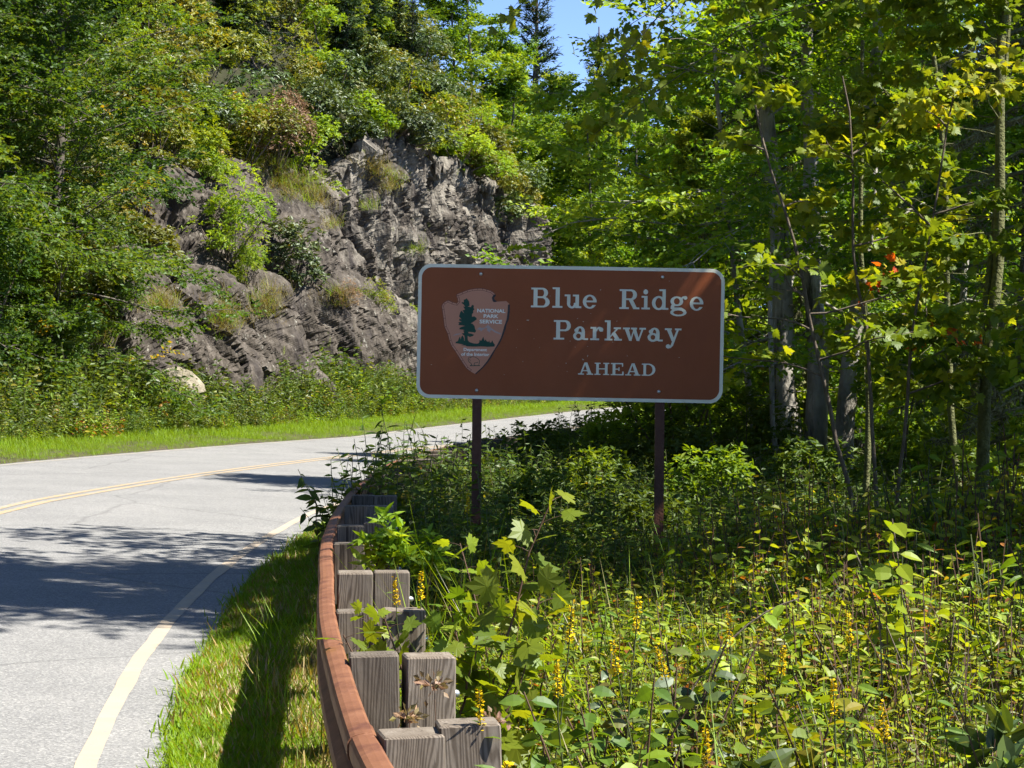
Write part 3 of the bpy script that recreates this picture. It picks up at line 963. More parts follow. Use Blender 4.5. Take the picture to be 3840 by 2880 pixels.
GR = thing('guardrail', 'rust brown steel guardrail on weathered timber posts curving along the road', 'guardrail')
def rail_o(s):
    return np.interp(s, [-24, -4, .4, 2, 3.7, 5.5, 12, 60], [-4.2, -4.24, -4.29, -4.34, -4.38, -4.43, -4.46, -4.46])
RAIL_T = .70
def railbase(s):
    return zroad(s, -3.5) * 0 + zc(s) - .01
prof = [(.004, -.006), (.012, 0), (.034, -.002), (.058, -.007), (.073, -.014), (.081, -.026), (.083, -.040), (.083, -.066), (.079, -.080), (.050, -.104), (.012, -.124), (.0, -.140), (.0, -.172), (.012, -.188), (.050, -.208), (.079, -.232), (.083, -.246), (.083, -.272), (.081, -.286), (.073, -.298), (.058, -.305), (.034, -.310), (.012, -.312)]
def rail_seg(s0, s1, lap):
    s = np.arange(s0, s1 + .01, .2)
    g = Geo()
    n = len(prof)
    rows = []
    for d, h in prof:
        X, Y = SO(s, rail_o(s) + d + lap)
        rows.append(np.stack([X, Y, railbase(s) + RAIL_T + h], -1))
    for d, h in prof[::-1]:
        X, Y = SO(s, rail_o(s) + d - .004 + lap)
        hh = h - .004 if h > -.02 else (h + .004 if h < -.3 else h)
        rows.append(np.stack([X, Y, railbase(s) + RAIL_T + hh], -1))
    R = np.stack(rows, 1)
    m = R.shape[1]
    f = []
    i = np.arange(len(s) - 1)[:, None] * m
    k = np.arange(m)[None]
    g.add(R.reshape(-1, 3), np.stack([i + k, i + (k + 1) % m, i + m + (k + 1) % m, i + m + k], -1).reshape(-1, 4))
    g.add(R[0], [list(range(m))])
    g.add(R[-1], [list(range(m))[::-1]])
    return g.mesh('rail_beam', M_rust, smooth=False)
PSP = 1.66
post_s = [.42 - PSP * 4 + PSP * i for i in range(28)]
for k in range(6):
    a = post_s[0] - .9 + k * PSP * 4.6
    link('rail_beam', rail_seg(a, a + PSP * 4.6 + .3, .0055 * (k % 2)), GR)
pg = Geo(); chamfer_box(pg, .092, .075, -.95, .722)
post_me = pg.mesh('post', M_wood, smooth=False)
bg_ = Geo(); chamfer_box(bg_, .091, .075, .36, .717)
block_me = bg_.mesh('block', M_wood, smooth=False)
bgm = bolt_mesh(.016, .03, M_zinc)
rng = np.random.default_rng(8)
for s in post_s:
    s = np.array([s])
    th = float(np.interp(s, _S, _th)[0])
    for nm, me, dd in (('block', block_me, -.096), ('post', post_me, -.285)):
        X, Y = SO(s, rail_o(s) + dd)
        o = link(nm, me, GR)
        o.location = (X[0], Y[0], railbase(s)[0] + rng.normal(0, .011))
        o.rotation_euler = (rng.normal(0, .013), rng.normal(0, .01), -th + rng.normal(0, .035))
    X, Y = SO(s, rail_o(s) - .378)
    b = link('bolt', bgm, GR)
    b.location = (X[0], Y[0], railbase(s)[0] + .575)
    b.rotation_euler = (0, 0, math.pi / 2 - th)

# ------------------------------------------------------------------ foliage materials
L_beech = leafmat('leaf_beech', [(0, (0.026, 0.062, .010)), (.35, (0.051, 0.106, .013)), (.7, (0.084, 0.151, .016)), (.93, (0.136, 0.178, .018)), (1, (0.355, 0.249, .02))])
L_forest = leafmat('leaf_forest', [(0, (0.051, 0.105, .010)), (.4, (0.108, 0.196, .013)), (.75, (0.189, 0.278, .016)), (.95, (0.289, 0.335, .02)), (1, (0.405, 0.278, .02))], tr=.5)
L_maple = leafmat('leaf_maple', [(0, (0.072, 0.134, .012)), (.45, (0.146, 0.221, .016)), (.8, (0.233, 0.281, .02)), (.955, (0.393, 0.362, .02)), (.965, (0.497, 0.067, .02)), (1, (0.525, 0.120, .02))], tr=.5)
L_maple_y = leafmat('leaf_maple_yellow', [(0, (.09, .15, .012)), (.5, (.16, .23, .014)), (.88, (.26, .30, .02)), (1, (.40, .30, .02))], tr=.5)
L_rhodo = leafmat('leaf_rhododendron', [(0, (0.025, 0.050, .014)), (.5, (0.062, 0.100, .02)), (.85, (0.112, 0.140, .022)), (1, (0.202, 0.160, .03))], tr=.25, gloss=.05)
L_olive = leafmat('leaf_olive', [(0, (0.062, 0.083, .012)), (.5, (0.130, 0.149, .018)), (.85, (0.209, 0.198, .02)), (1, (0.332, 0.220, .025))], tr=.35, gloss=.04)
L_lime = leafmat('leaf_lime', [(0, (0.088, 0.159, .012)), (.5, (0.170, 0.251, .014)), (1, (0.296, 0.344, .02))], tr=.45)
L_rusty = leafmat('leaf_rusty', [(0, (.15, .13, .045)), (.4, (.24, .17, .09)), (.8, (.35, .21, .14)), (1, (.2, .19, .05))], tr=.3, tcol=(1.2, 1.15, .9))
L_redden = leafmat('leaf_reddening', [(0, (.09, .12, .016)), (.4, (.15, .16, .02)), (.75, (.21, .13, .03)), (1, (.24, .07, .03))], tr=.4)
L_spruce = leafmat('needles_spruce', [(0, (.012, .028, .010)), (.6, (.026, .052, .014)), (1, (.05, .085, .016))], tr=.1, gloss=.03)
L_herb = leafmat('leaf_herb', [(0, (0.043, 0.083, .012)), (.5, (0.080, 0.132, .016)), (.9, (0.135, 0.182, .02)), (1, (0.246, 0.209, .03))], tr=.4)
L_herb_y = leafmat('leaf_herb_yellowing', [(0, (.085, .15, .014)), (.45, (.155, .235, .018)), (.82, (.24, .29, .02)), (.94, (.3, .24, .03)), (1, (.26, .10, .03))], tr=.42)
L_grass = leafmat('grass_blade', [(0, (0.103, 0.186, .008)), (.6, (0.171, 0.280, .008)), (.93, (0.246, 0.335, .012)), (1, (0.409, 0.310, .09))], tr=.45, gloss=.015)
L_dry = leafmat('dry_grass', [(0, (.10, .13, .02)), (.4, (.2, .17, .05)), (1, (.36, .24, .10))], tr=.3, gloss=.03)
L_gold = leafmat('goldenrod_flower', [(0, (.50, .34, .01)), (1, (.66, .50, .02))], tr=.2, gloss=.0, tcol=(1.1, 1.0, .5), vary=.2)
L_litter = leafmat('leaf_litter', [(0, (.07, .045, .025)), (.6, (.14, .085, .045)), (1, (.22, .15, .08))], tr=.1, gloss=.03)
B_birch = surfmat('bark_birch', [(.3, (.15, .135, .11)), (.5, (.27, .25, .215)), (.7, (.42, .40, .355))], 3.5, 8, .9, .9, 16, stretch=(1, 1, .5), bdist=.05,
                  extra=chain(overlay((.045, .04, .033), 5, .56, .66, 3, (1, 1, .25)), overlay((.13, .15, .08), 6, .6, .7, 11)))
B_bark = surfmat('bark_grey', [(.3, (.06, .05, .04)), (.55, (.11, .095, .08)), (.75, (.18, .165, .14))], 5, 8, .95, .9, 22, stretch=(1, 1, .35), bdist=.04,
                 extra=overlay((.15, .17, .09), 7, .56, .68, 5))
B_twig = surfmat('bark_twig', [(.3, (.085, .065, .05)), (.7, (.16, .13, .10))], 12, 4, .9, .3, 60)
B_moss = surfmat('bark_mossy', [(.3, (.07, .075, .03)), (.6, (.14, .145, .06)), (.8, (.2, .2, .10))], 14, 7, .95, .9, 40, bdist=.03)
L_lichen = leafmat('lichen_hair', [(0, (.085, .08, .045)), (1, (.19, .185, .105))], tr=.2, gloss=.0, tcol=(1, 1, .9), vary=.2)
S_herb = plain('herb_stem', (.06, .075, .02), .7)
S_red = plain('herb_stem_red', (.085, .045, .025), .7)

UP = np.array([0, 0, 1.0])
SUNV = np.array(sdir)          # leaves turn towards the light
def wander(rng, p, d, L, n, wob, grav=0.0):
    p = np.asarray(p, float); d = nz(np.asarray(d, float))
    pts = [p]
    for i in range(n):
        d = nz(d + rng.normal(0, wob, 3) + np.array([0, 0, grav]))
        p = p + d * L / n
        pts.append(p)
    return np.array(pts)
def along(path, t):
    t = np.atleast_1d(t) * (len(path) - 1)
    i = np.clip(t.astype(int), 0, len(path) - 2)
    f = (t - i)[:, None]
    return path[i] * (1 - f) + path[i + 1] * f, nz(path[i + 1] - path[i])

def spray(g, rng, org, d, ln, k, size, tmpl, cl, mat=0, flat=.55, wid=1.0, hang=.15):
    """leaves set alternately along many twigs at once"""
    T = len(org)
    if T == 0: return
    j = np.arange(k)
    fr = (j + .6) / k
    pos = org[:, None] + d[:, None] * (ln[:, None] * fr)[..., None]
    sd = np.where(j % 2 == 0, 1.0, -1.0)
    side = nz(np.cross(d, UP) + rng.normal(0, .15, d.shape))
    ld = d[:, None] * .75 + side[:, None] * sd[None, :, None] * .85 + rng.normal(0, .28, (T, k, 3)) - UP * hang
    nn = UP * .6 + SUNV * .55 + rng.normal(0, flat, (T, k, 3))
    pos = pos + rng.normal(0, .012, pos.shape)
    sz = size * rng.uniform(.65, 1.2, (T, k))
    rr = np.clip(cl[:, None] + rng.normal(0, .12, (T, k)), 0, 1)
    rr = np.where(cl[:, None] > .93, np.clip(rr, .93, 1), np.minimum(rr, .9 + .0 * rr))
    leaves(g, pos.reshape(-1, 3), ld.reshape(-1, 3), nn.reshape(-1, 3), sz.ravel(), tmpl, rr.ravel(), mat, wid)

def tree(seed, trunks, nlimb, limb, crown, twig, leaf, elev=(.1, 1.0), droop=-.02, sub=9, tw=7, k=8, tmpl=LEAF2, lmat=None, bark=None, flat=.55, prof=None, az=None, wid=1.0, thin=1.0, hang=.15, accent=0.0):
    """trunks: list of (base, top, r0, r1). limb: (t0, t1) share of trunk bearing limbs; crown: limb length; leaf: size."""
    rng = np.random.default_rng(seed)
    gt, gc = Geo(), Geo()
    paths = []
    for base, top, r0, r1 in trunks:
        base, top = np.array(base, float), np.array(top, float)
        n = 16
        t = np.linspace(0, 1, n)
        p = base + (top - base) * t[:, None]
        wobv = np.cumsum(rng.normal(0, .04, (n, 3)), 0) * np.linalg.norm(top - base) / 10
        wobv[:, 2] = 0
        p = p + wobv * np.minimum(t * 3, 1)[:, None]
        r = r0 + (r1 - r0) * t ** .85
        r[0] *= 1.35
        r[1] *= 1.06
        tube(gt, p, r, 10, .5, 0, .05, rng)
        paths.append((p, r))
    O, D, LN, CL = [], [], [], []
    prof = prof or (lambda t: 1 - .55 * abs(t - .35) - .35 * t)
    for i in range(nlimb):
        p, r = paths[rng.integers(len(paths))]
        u = (i + rng.uniform(0, 1)) / nlimb
        t = limb[0] + (limb[1] - limb[0]) * u
        st, td = along(p, t)
        a = i * 2.39996 + rng.normal(0, .35) if az is None else az(rng, i)
        el = elev[0] + (elev[1] - elev[0]) * u + rng.normal(0, .15)
        d = np.array([math.cos(a) * math.cos(el), math.sin(a) * math.cos(el), math.sin(el)])
        Ll = crown * prof(u) * rng.uniform(.75, 1.2)
        lp = wander(rng, st[0], d, Ll, 7, .12, droop)
        lr = max(.012, .3 * np.interp(t, np.linspace(0, 1, len(r)), r)) * thin
        tube(gt, lp, np.linspace(lr, lr * .25, len(lp)), 5, .5, 0)
        cl0 = rng.uniform(.15, .8)
        for jx in range(sub):
            tt = .18 + .82 * (jx + rng.uniform(0, 1)) / sub
            sp, sd = along(lp, min(tt, .999))
            sgn = 1 if jx % 2 else -1
            lat = nz(np.cross(sd[0], UP))
            d2 = sd[0] * .7 + sgn * lat * rng.uniform(.5, 1.0) + rng.normal(0, .22, 3)
            L2 = Ll * rng.uniform(.22, .42) * (1.15 - .6 * tt)
            bp = wander(rng, sp[0], d2, L2, 4, .14, droop)
            tube(gt, bp, np.linspace(lr * .4, lr * .12, 5), 3, .5, 0)
            f = np.sort(rng.uniform(.15, 1, tw))
            o, dd = along(bp, np.minimum(f, .999))
            lat2 = nz(np.cross(dd, UP))
            sg = np.where(np.arange(tw) % 2 == 0, 1, -1)[:, None]
            d3 = nz(dd * .7 + sg * lat2 * .7 + rng.normal(0, .3, dd.shape))
            O.append(o); D.append(d3)
            LN.append(twig * rng.uniform(.6, 1.25, tw))
            c = np.clip(cl0 + rng.normal(0, .12, tw), 0, .9)
            if accent and rng.random() < accent:
                c = c * 0 + rng.uniform(.96, 1.0)
            CL.append(c)
    O, D, LN, CL = map(np.concatenate, (O, D, LN, CL))
    spray(gc, rng, O, D, LN, k, leaf, tmpl, CL, 0, flat, wid, hang)
    return gt.mesh('trunk', bark), gc.mesh('crown', lmat, smooth=False)

def put_tree(name, meshes, label, cat, loc, rotz=0.0, scale=1.0, group=None, mats=None):
    t = thing(name, label, cat, loc, rotz, scale, group)
    a = link('trunk', meshes[0], t)
    b = link('crown', meshes[1], t)
    if mats:
        for ob, m in ((a, mats[0]), (b, mats[1])):
            if m is not None:
                ob.material_slots[0].link = 'OBJECT'
                ob.material_slots[0].material = m
    return t

def shrub(seed, rx, ry, rz, nwh, leaf, lmat, kleaf=7, tmpl=LEAF4, lobes=7, sticks=7, wid=1.0, open_=.35, lift=.2):
    """mounded shrub: leaf whorls spread through several lobes, stems from one base"""
    rng = np.random.default_rng(seed)
    gs, gc = Geo(), Geo()
    C = rng.normal(0, 1, (lobes, 3)) * np.array([rx * .42, ry * .42, rz * .30]) + np.array([0, 0, rz * .55])
    R = rng.uniform(.38, .62, lobes)[:, None] * np.array([rx, ry, rz * .8])
    li = rng.integers(0, lobes, nwh)
    u = nz(rng.normal(0, 1, (nwh, 3)))
    u[:, 2] = np.abs(u[:, 2]) * 1.0 - .35 * rng.random(nwh)
    u = nz(u)
    rr = rng.uniform(.45, 1.05, nwh) ** .6
    pos = C[li] + u * R[li] * rr[:, None]
    pos[:, 2] = np.maximum(pos[:, 2], lift * rng.random(nwh))
    ax = nz(u * .6 + UP * .75 + rng.normal(0, .25, u.shape))
    cl = np.clip(rng.uniform(.1, .9, lobes)[li] * .6 + rng.uniform(0, .4, nwh), 0, 1)
    b1 = nz(np.cross(ax, rng.normal(0, 1, ax.shape)))
    b2 = np.cross(ax, b1)
    th = np.arange(kleaf) * 2 * np.pi / kleaf
    dirs = b1[:, None] * np.cos(th)[None, :, None] + b2[:, None] * np.sin(th)[None, :, None] + ax[:, None] * open_
    dirs = dirs + rng.normal(0, .2, dirs.shape)
    leaves(gc, np.repeat(pos, kleaf, 0) + rng.normal(0, .02, (nwh * kleaf, 3)), dirs.reshape(-1, 3), np.repeat(ax, kleaf, 0) + rng.normal(0, .5, (nwh * kleaf, 3)),
           leaf * rng.uniform(.6, 1.15, nwh * kleaf), tmpl, np.clip(np.repeat(cl, kleaf) + rng.normal(0, .1, nwh * kleaf), 0, 1), 0, wid)
    for i in range(sticks):
        e = C[i % lobes] + rng.normal(0, .15, 3) * rx
        p = wander(rng, rng.normal(0, .06, 3) * np.array([rx, ry, 0]), e + np.array([0, 0, .2]), np.linalg.norm(e) * 1.05, 6, .1)
        tube(gs, p, np.linspace(.025, .008, 7) * max(rx, .5), 4)
    return gs.mesh('stems', B_twig), gc.mesh('foliage', lmat, smooth=False)

def put_shrub(name, meshes, label, cat, loc, rotz=0.0, scale=1.0, group=None, mat=None):
    t = thing(name, label, cat, loc, rotz, scale, group)
    link('stems', meshes[0], t)
    b = link('foliage', meshes[1], t)
    if mat is not None:
        b.material_slots[0].link = 'OBJECT'
        b.material_slots[0].material = mat
    return t

def spruce(seed, H, R, lmat=None, bare=.06, dens=1.0):
    rng = np.random.default_rng(seed)
    gt, gc = Geo(), Geo()
    n = 14
    t = np.linspace(0, 1, n)
    p = np.stack([rng.normal(0, .03, n), rng.normal(0, .03, n), t * H], 1)
    tube(gt, p, .018 * H * (1 - t) + .02, 8, .5, 0, .04, rng)
    z = bare * H
    P, D, S, C = [], [], [], []
    while z < H * .985:
        u = z / H
        Lb = R * (1 - u) ** .85 * rng.uniform(.75, 1.1) + .12
        nb = max(4, int(7 * dens))
        a0 = rng.uniform(0, 6.28)
        for b in range(nb):
            a = a0 + b * 6.283 / nb + rng.normal(0, .2)
            el = np.interp(u, [0, .5, 1], [-.25, .0, .75]) + rng.normal(0, .08)
            d = np.array([math.cos(a) * math.cos(el), math.sin(a) * math.cos(el), math.sin(el)])
            if rng.random() < .1: continue
            bp = wander(rng, (0, 0, z), d, Lb * rng.uniform(.55, 1.2), 6, .07, .03)
            tube(gt, bp, np.linspace(.018, .004, 7) * (1 + Lb), 3)
            m = max(4, int(Lb * 15 * dens))
            f = rng.uniform(.12, 1, m)
            o, dd = along(bp, np.minimum(f, .999))
            lat = nz(np.cross(dd, UP))
            sg = rng.choice([-1, 1], m)[:, None]
            d3 = nz(dd * .8 + sg * lat * rng.uniform(.2, .9, (m, 1)) - UP * rng.uniform(-.05, .4, (m, 1)))
            P.append(o); D.append(d3)
            S.append((.20 + .26 * Lb / R * (1.1 - f)) * rng.uniform(.7, 1.2, m))
            C.append(np.full(m, rng.uniform(.1, .9)))
        z += H * .026 * rng.uniform(.8, 1.2) + .05
    P, D, S, C = map(np.concatenate, (P, D, S, C))
    k = 6
    fr = (np.arange(k) + .3) / k
    pos = (P[:, None] + D[:, None] * (S[:, None] * fr)[..., None])
    lat = nz(np.cross(D, UP + rng.normal(0, .3, D.shape)))
    sg = np.where(np.arange(k) % 2 == 0, 1., -1.)
    dd = D[:, None] * .9 + lat[:, None] * sg[None, :, None] * .6 + rng.normal(0, .25, pos.shape)
    leaves(gc, pos.reshape(-1, 3), dd.reshape(-1, 3), UP + rng.normal(0, .5, (len(P) * k, 3)), np.repeat(S, k) * .62, NEED, np.clip(np.repeat(C, k) + rng.normal(0, .15, len(P) * k), 0, 1), 0, 1.0)
    return gt.mesh('trunk', B_bark), gc.mesh('crown', lmat or L_spruce, smooth=False)

# ------------------------------------------------------------------ forest on the right
birch = tree(11, [((0, 0, -.4), (-.2, .3, 10.2), .22, .05), ((.36, .1, -.4), (.7, .2, 10), .20, .04), ((.68, -.05, -.4), (1.5, -.4, 10), .17, .04), ((-.3, .2, -.4), (-1.3, .7, 9), .06, .02)],
             80, (.20, .98), 4.3, .42, .105, elev=(-.05, .95), sub=12, tw=9, k=8, lmat=L_forest, bark=B_birch, flat=.9, thin=.6, wid=1.2)
put_tree('birch_tree', birch, 'multi stemmed grey birch tree with pale bark right of the sign', 'tree', (4.05, 30.2, float(gz([4.05], [30.2])[0])))
fa = tree(21, [((0, 0, -.4), (.3, .2, 12.5), .14, .03)], 58, (.10, .98), 3.4, .4, .13, elev=(-.1, 1.0), sub=11, tw=9, k=8, lmat=L_forest, bark=B_bark, thin=.8, flat=.9, wid=1.2)
fb = tree(22, [((0, 0, -.4), (-.4, .1, 11), .11, .03), ((.3, .2, -.4), (1.3, .5, 10), .09, .03)], 58, (.08, .98), 3.2, .4, .13, elev=(-.15, .9), sub=11, tw=9, k=8, lmat=L_forest, bark=B_bark, thin=.8, flat=.9, wid=1.2)
fc = tree(23, [((0, 0, -.4), (.2, -.2, 14.5), .15, .03)], 44, (.46, .98), 3.5, .4, .13, elev=(-.05, 1.0), sub=12, tw=10, k=9, lmat=L_forest, bark=B_bark, thin=.8, flat=.9, wid=1.2)
rng = np.random.default_rng(77)
bgspots = []
def bgrow(y0, y1, x0, x1, n, smin, smax):
    for i in range(n):
        y = rng.uniform(y0, y1)
        x = x0 + (x1 - x0) * (i + rng.uniform(.15, .85)) / n
        bgspots.append((x, y, rng.uniform(smin, smax)))
# inner belt, middle belt, deep belt (metres, beyond the guardrail side of the road)
bgrow(36, 40, 9.5, 12.5, 1, .8, 1.0)
bgrow(42, 50, 7.0, 18, 7, .85, 1.15)
bgrow(56, 68, 13.5, 27, 9, .9, 1.2)
bgrow(75, 95, 17, 38, 12, 1.1, 1.4)
bgrow(100, 125, 24, 52, 12, 1.3, 1.6)
bgspots += [(3.6, 43.5, .55), (4.2, 47, .7), (6.6, 27.5, .75), (5.9, 35.5, .7), (3.1, 36.5, .5), (10.5, 40, .9), (4.3, 38.5, .8), (5.6, 41.5, .95), (5.4, 52, .85), (7.4, 47, 1.0), (4.0, 104, 1.3), (7.0, 110, 1.32), (9.5, 118, 1.55), (1.2, 108, 1.25), (-.6, 112, 1.2), (5.5, 118, 1.4), (2.6, 115, 1.3), (12, 124, 1.2), (15, 122, 1.2), (10.5, 57, .95), (14.5, 52, 1.1)]
bgspots.sort(key=lambda b: b[0] / b[1])
for i, (x, y, s) in enumerate(bgspots):
    put_tree('woodland_tree', (fa, fb)[i % 2], 'leafy green woodland tree behind the birch, %s from the left in the wood' % ordw(i), 'tree',
             (x, y, float(gz([x], [y])[0])), rng.uniform(0, 6.28), s, 'woodland trees behind the sign')
# trees standing just outside the view on the right, whose shade falls on the sign and the road
for i, (x, y, s) in enumerate([(5.15, 13.7, 1.06), (10.8, 24.5, 1.0)]):
    put_tree('roadside_tree', fc, 'tall roadside tree at the right border shading the sign, %s in depth' % ordw(i), 'tree',
             (x, y, float(gz([x], [y])[0])), 1.3 * i + .4, s, 'trees along the right border')

for i, (x, y, s, lab) in enumerate([(4.9, 11.0, .48, 'low leafy tree outside the right border shading the thicket'), (5.4, 13.0, .64, 'second low leafy tree outside the right border, farther from the camera'), (6.3, 15.6, .62, 'third low leafy tree outside the right border, beside the maple'), (7.3, 18.2, .6, 'fourth low leafy tree at the right border, farthest of the row')]):
    put_tree('low_tree', fb, lab, 'tree', (x, y, float(gz([x], [y])[0])), i * 2.2, s, 'low trees along the right border')

# maple with mossy stem at the right border, one limb reaching over the road side
rng = np.random.default_rng(31)
mp_az = lambda r, i: (r.uniform(1.9, 4.4) if i % 3 else r.uniform(0, 6.28))
maple = tree(32, [((0, 0, -.4), (.35, .2, 9.5), .075, .02), ((.02, .05, 1.6), (.9, .4, 7.5), .035, .012)], 34, (.16, .98), 2.0, .34, .10, elev=(-.05, .9), sub=7, tw=6, k=6, tmpl=MAPLE, lmat=L_maple, bark=B_moss, az=mp_az, flat=.95, thin=.55, hang=.35, accent=.012)
put_tree('maple_tree', maple, 'slender maple with mossy stem and a few red leaves at the right border', 'tree', (4.45, 20.0, float(gz([4.45], [20.])[0])), .2)
limb_az = lambda r, i: math.pi + r.normal(0, .22)
oak = tree(33, [((0, 0, -.4), (-.5, .1, 10.5), .09, .03)], 14, (.57, .76), 5.2, .36, .11, elev=(-.02, .22), sub=9, tw=6, k=4, tmpl=MAPLE, lmat=L_maple, bark=B_bark, az=limb_az, flat=.95, thin=.8, droop=-.03, prof=lambda t: .9, hang=.4)
put_tree('overhanging_maple', oak, 'maple whose long dark limb hangs over the top of the picture before the sky', 'tree', (5.3, 18.6, float(gz([5.3], [18.6])[0])), 0)
# young yellowing maple leaning left in front of the birch
lean_az = lambda r, i: math.pi + r.normal(0, 1.0)
ym = tree(34, [((0, 0, -.3), (-1.1, .1, 4.3), .028, .01), ((.05, 0, -.3), (-.35, .3, 4.6), .025, .008), ((.1, .05, -.3), (.55, -.1, 4.4), .022, .008)], 17, (.40, .99), 1.15, .26, .105, elev=(.25, .75), sub=4, tw=3, k=4, tmpl=MAPLE, lmat=L_maple_y, bark=B_twig, flat=.95, thin=1.0, hang=.35)
put_tree('young_maple', ym, 'thin young maple with yellow green leaves in front of the birch stems', 'tree', (3.35, 19.0, float(gz([3.35], [19.])[0])), .1)
# lichen-hung dying spruce with drooping branches
def dead_spruce(seed):
    rng = np.random.default_rng(seed)
    gt, gc = Geo(), Geo()
    H = 12
    t = np.linspace(0, 1, 14)
    p = np.stack([rng.normal(0, .03, 14), rng.normal(0, .03, 14), t * H - .4], 1)
    tube(gt, p, (.09 * (1 - t) + .02), 9, .5, 0, .05, rng)
    for i in range(46):
        z = 1.2 + 9.5 * (i + rng.random()) / 46
        a = math.pi + rng.normal(0, .75) if i % 4 else rng.uniform(0, 6.28)
        el = rng.normal(-.18, .12)
        L = rng.uniform(1.6, 3.8) * (1.1 - .6 * z / H)
        bp = wander(rng, (0, 0, z), (math.cos(a), math.sin(a), math.sin(el)), L, 8, .07, -.045)
        tube(gt, bp, np.linspace(.04, .008, 9), 4)
        for j in range(7):
            q, dd = along(bp, rng.uniform(.25, .98))
            sp = wander(rng, q[0], dd[0] + rng.normal(0, .5, 3), L * rng.uniform(.12, .3), 4, .2, -.05)
            tube(gt, sp, np.linspace(.009, .003, 5), 3)
            m = 26
            o, d2 = along(sp, rng.uniform(0, .999, m))
            leaves(gc, o, rng.normal(0, .6, (m, 3)) - UP * .7, rng.normal(0, 1, (m, 3)), rng.uniform(.05, .13, m), NEED, rng.random(m), 0, .9)
        m = 60
        o, d2 = along(bp, rng.uniform(.05, .999, m))
        leaves(gc, o, rng.normal(0, .6, (m, 3)) - UP * .8, rng.normal(0, 1, (m, 3)), rng.uniform(.06, .17, m), NEED, rng.random(m), 0, 1.1)
    return gt.mesh('trunk', B_moss), gc.mesh('lichen', L_lichen, smooth=False)
ds = dead_spruce(5)
for loc, rz, sc, lab in (((4.5, 31.6), .1, .78, 'dying spruce with drooping lichen covered branches left of the birch stems'), ((6.3, 24.5), -.3, .75, 'bare lichen hung spruce with tangled twigs right of the birch')):
    t = thing('lichen_spruce', lab, 'tree', (*loc, float(gz([loc[0]], [loc[1]])[0])), rz, sc)
    link('trunk', ds[0], t)
    link('lichen', ds[1], t)
# thin saplings and bare poles in the wood
pole_rng = np.random.default_rng(3)
for i, (x, y, h, r, lean, lab) in enumerate([(3.72, 28.9, 4.4, .045, -.12, 'short pale dead pole leaning beside the birch base'), (3.62, 21.6, 5.5, .035, .05, 'thin lichen spotted sapling stem between birch and maple'), (6.05, 29.5, 5.0, .07, .1, 'pale straight pole stem in the shade right of the birch'), (4.95, 22.5, 5.5, .045, -.1, 'grey sapling stem close to the mossy maple')]):
    g = Geo()
    z0 = float(gz([x], [y])[0]) - .2
    p = wander(pole_rng, (0, 0, 0), (lean, .02, 1), h, 10, .035)
    tube(g, p, np.linspace(r, r * .55, 11), 8, .5, 0, .05, pole_rng, True)
    for j in range(7):
        q, dd = along(p, pole_rng.uniform(.3, .95))
        tube(g, wander(pole_rng, q[0], (pole_rng.normal(), pole_rng.normal(), .3), pole_rng.uniform(.2, .7), 4, .2), np.linspace(r * .25, .003, 5), 4)
    o = link('sapling_stem', g.mesh('sapling_stem', B_birch if i in (0, 2) else B_moss), label=lab, category='sapling')
    o.location = (x, y, z0)

# ------------------------------------------------------------------ left bank: trees and shrubs on hill and cliff
beech = tree(41, [((0, 0, -.5), (.6, .3, 14), .2, .05)], 84, (.12, .98), 4.6, .42, .125, elev=(-.1, .9), sub=13, tw=9, k=8, lmat=L_beech, bark=B_bark, flat=.9, wid=1.15, accent=.012, thin=.7, prof=lambda t: 1.05 - .5 * abs(t - .4) - .2 * t)
def hilltop(px, py):
    p = seat(P3[:, 3:], (px, py))
    return p
for i, (sx_, ox_, s, lab) in enumerate([
        (42.6, 8.6, .92, 'large dense leafy tree hanging over the road bank at the left border'),
        (39.0, 9.5, 1.0, 'big shaded leafy tree cut by the left border'),
        (46.8, 10.6, .62, 'leafy tree with yellow sprays beside the sloping rock slab'),
        (51.5, 15.5, .85, 'tall leafy tree on the hill behind the yellow sprayed tree'),
        (47.0, 16.0, 1.05, 'tall leafy tree high on the hill in the upper left corner')]):
    X, Y = SO(sx_, ox_)
    z = float(gz_so(np.array([sx_]), np.array([ox_]))[0]) if ox_ < 10 else float(hill_z(np.array([sx_]), np.array([ox_]))[0])
    put_tree('beech_tree', beech, lab, 'tree', (float(X), float(Y), z - .1), i * 2.1 + .5, s, 'broadleaf trees on the left bank')
for i, (sx_, ox_, s, lab) in enumerate([(91, 18, .85, 'leafy tree on the right shoulder of the hill, farthest left of the crest group'), (94.5, 17, 1.1, 'leafy tree on the hill crest well left of the sky gap'), (97, 15, 1.3, 'tall leafy tree on the hill crest just left of the sky gap'), (99.3, 14.3, 1.15, 'leafy tree at the right end of the hill crest beside the skyline spruce'), (102, 13.2, .8, 'leafy tree low on the right flank of the hill below the skyline')]):
    X, Y = SO(sx_, ox_)
    put_tree('crest_tree', fb, lab, 'tree', (float(X), float(Y), float(hill_z(np.array([float(sx_)]), np.array([float(ox_)]))[0]) - .2), i * 1.9, s, 'trees on the hill crest')
sp1, sp2 = spruce(51, 11, 2.1, dens=1.35), spruce(52, 8, 1.8, dens=1.35)
spots = [(640, 330, .8), (760, 520, .55), (1290, 330, .8), (1000, 80, .9), (1180, 250, .6), (880, 200, .9), (1480, 100, .75), (1620, 250, .6), (700, 700, .45), (420, 620, .7), (1780, 330, .5)]
spots.sort()
for i, (a, b, s) in enumerate(spots):
    q = seat(P3[:, 3:], (a, b))
    put_tree('spruce_tree', (sp1, sp2)[i % 2], 'dark green spruce among the shrubs on the hillside, %s from the left' % ordw(i), 'tree', (q[0], q[1], q[2] - .3), i * 1.7, s, 'spruces on the hillside')
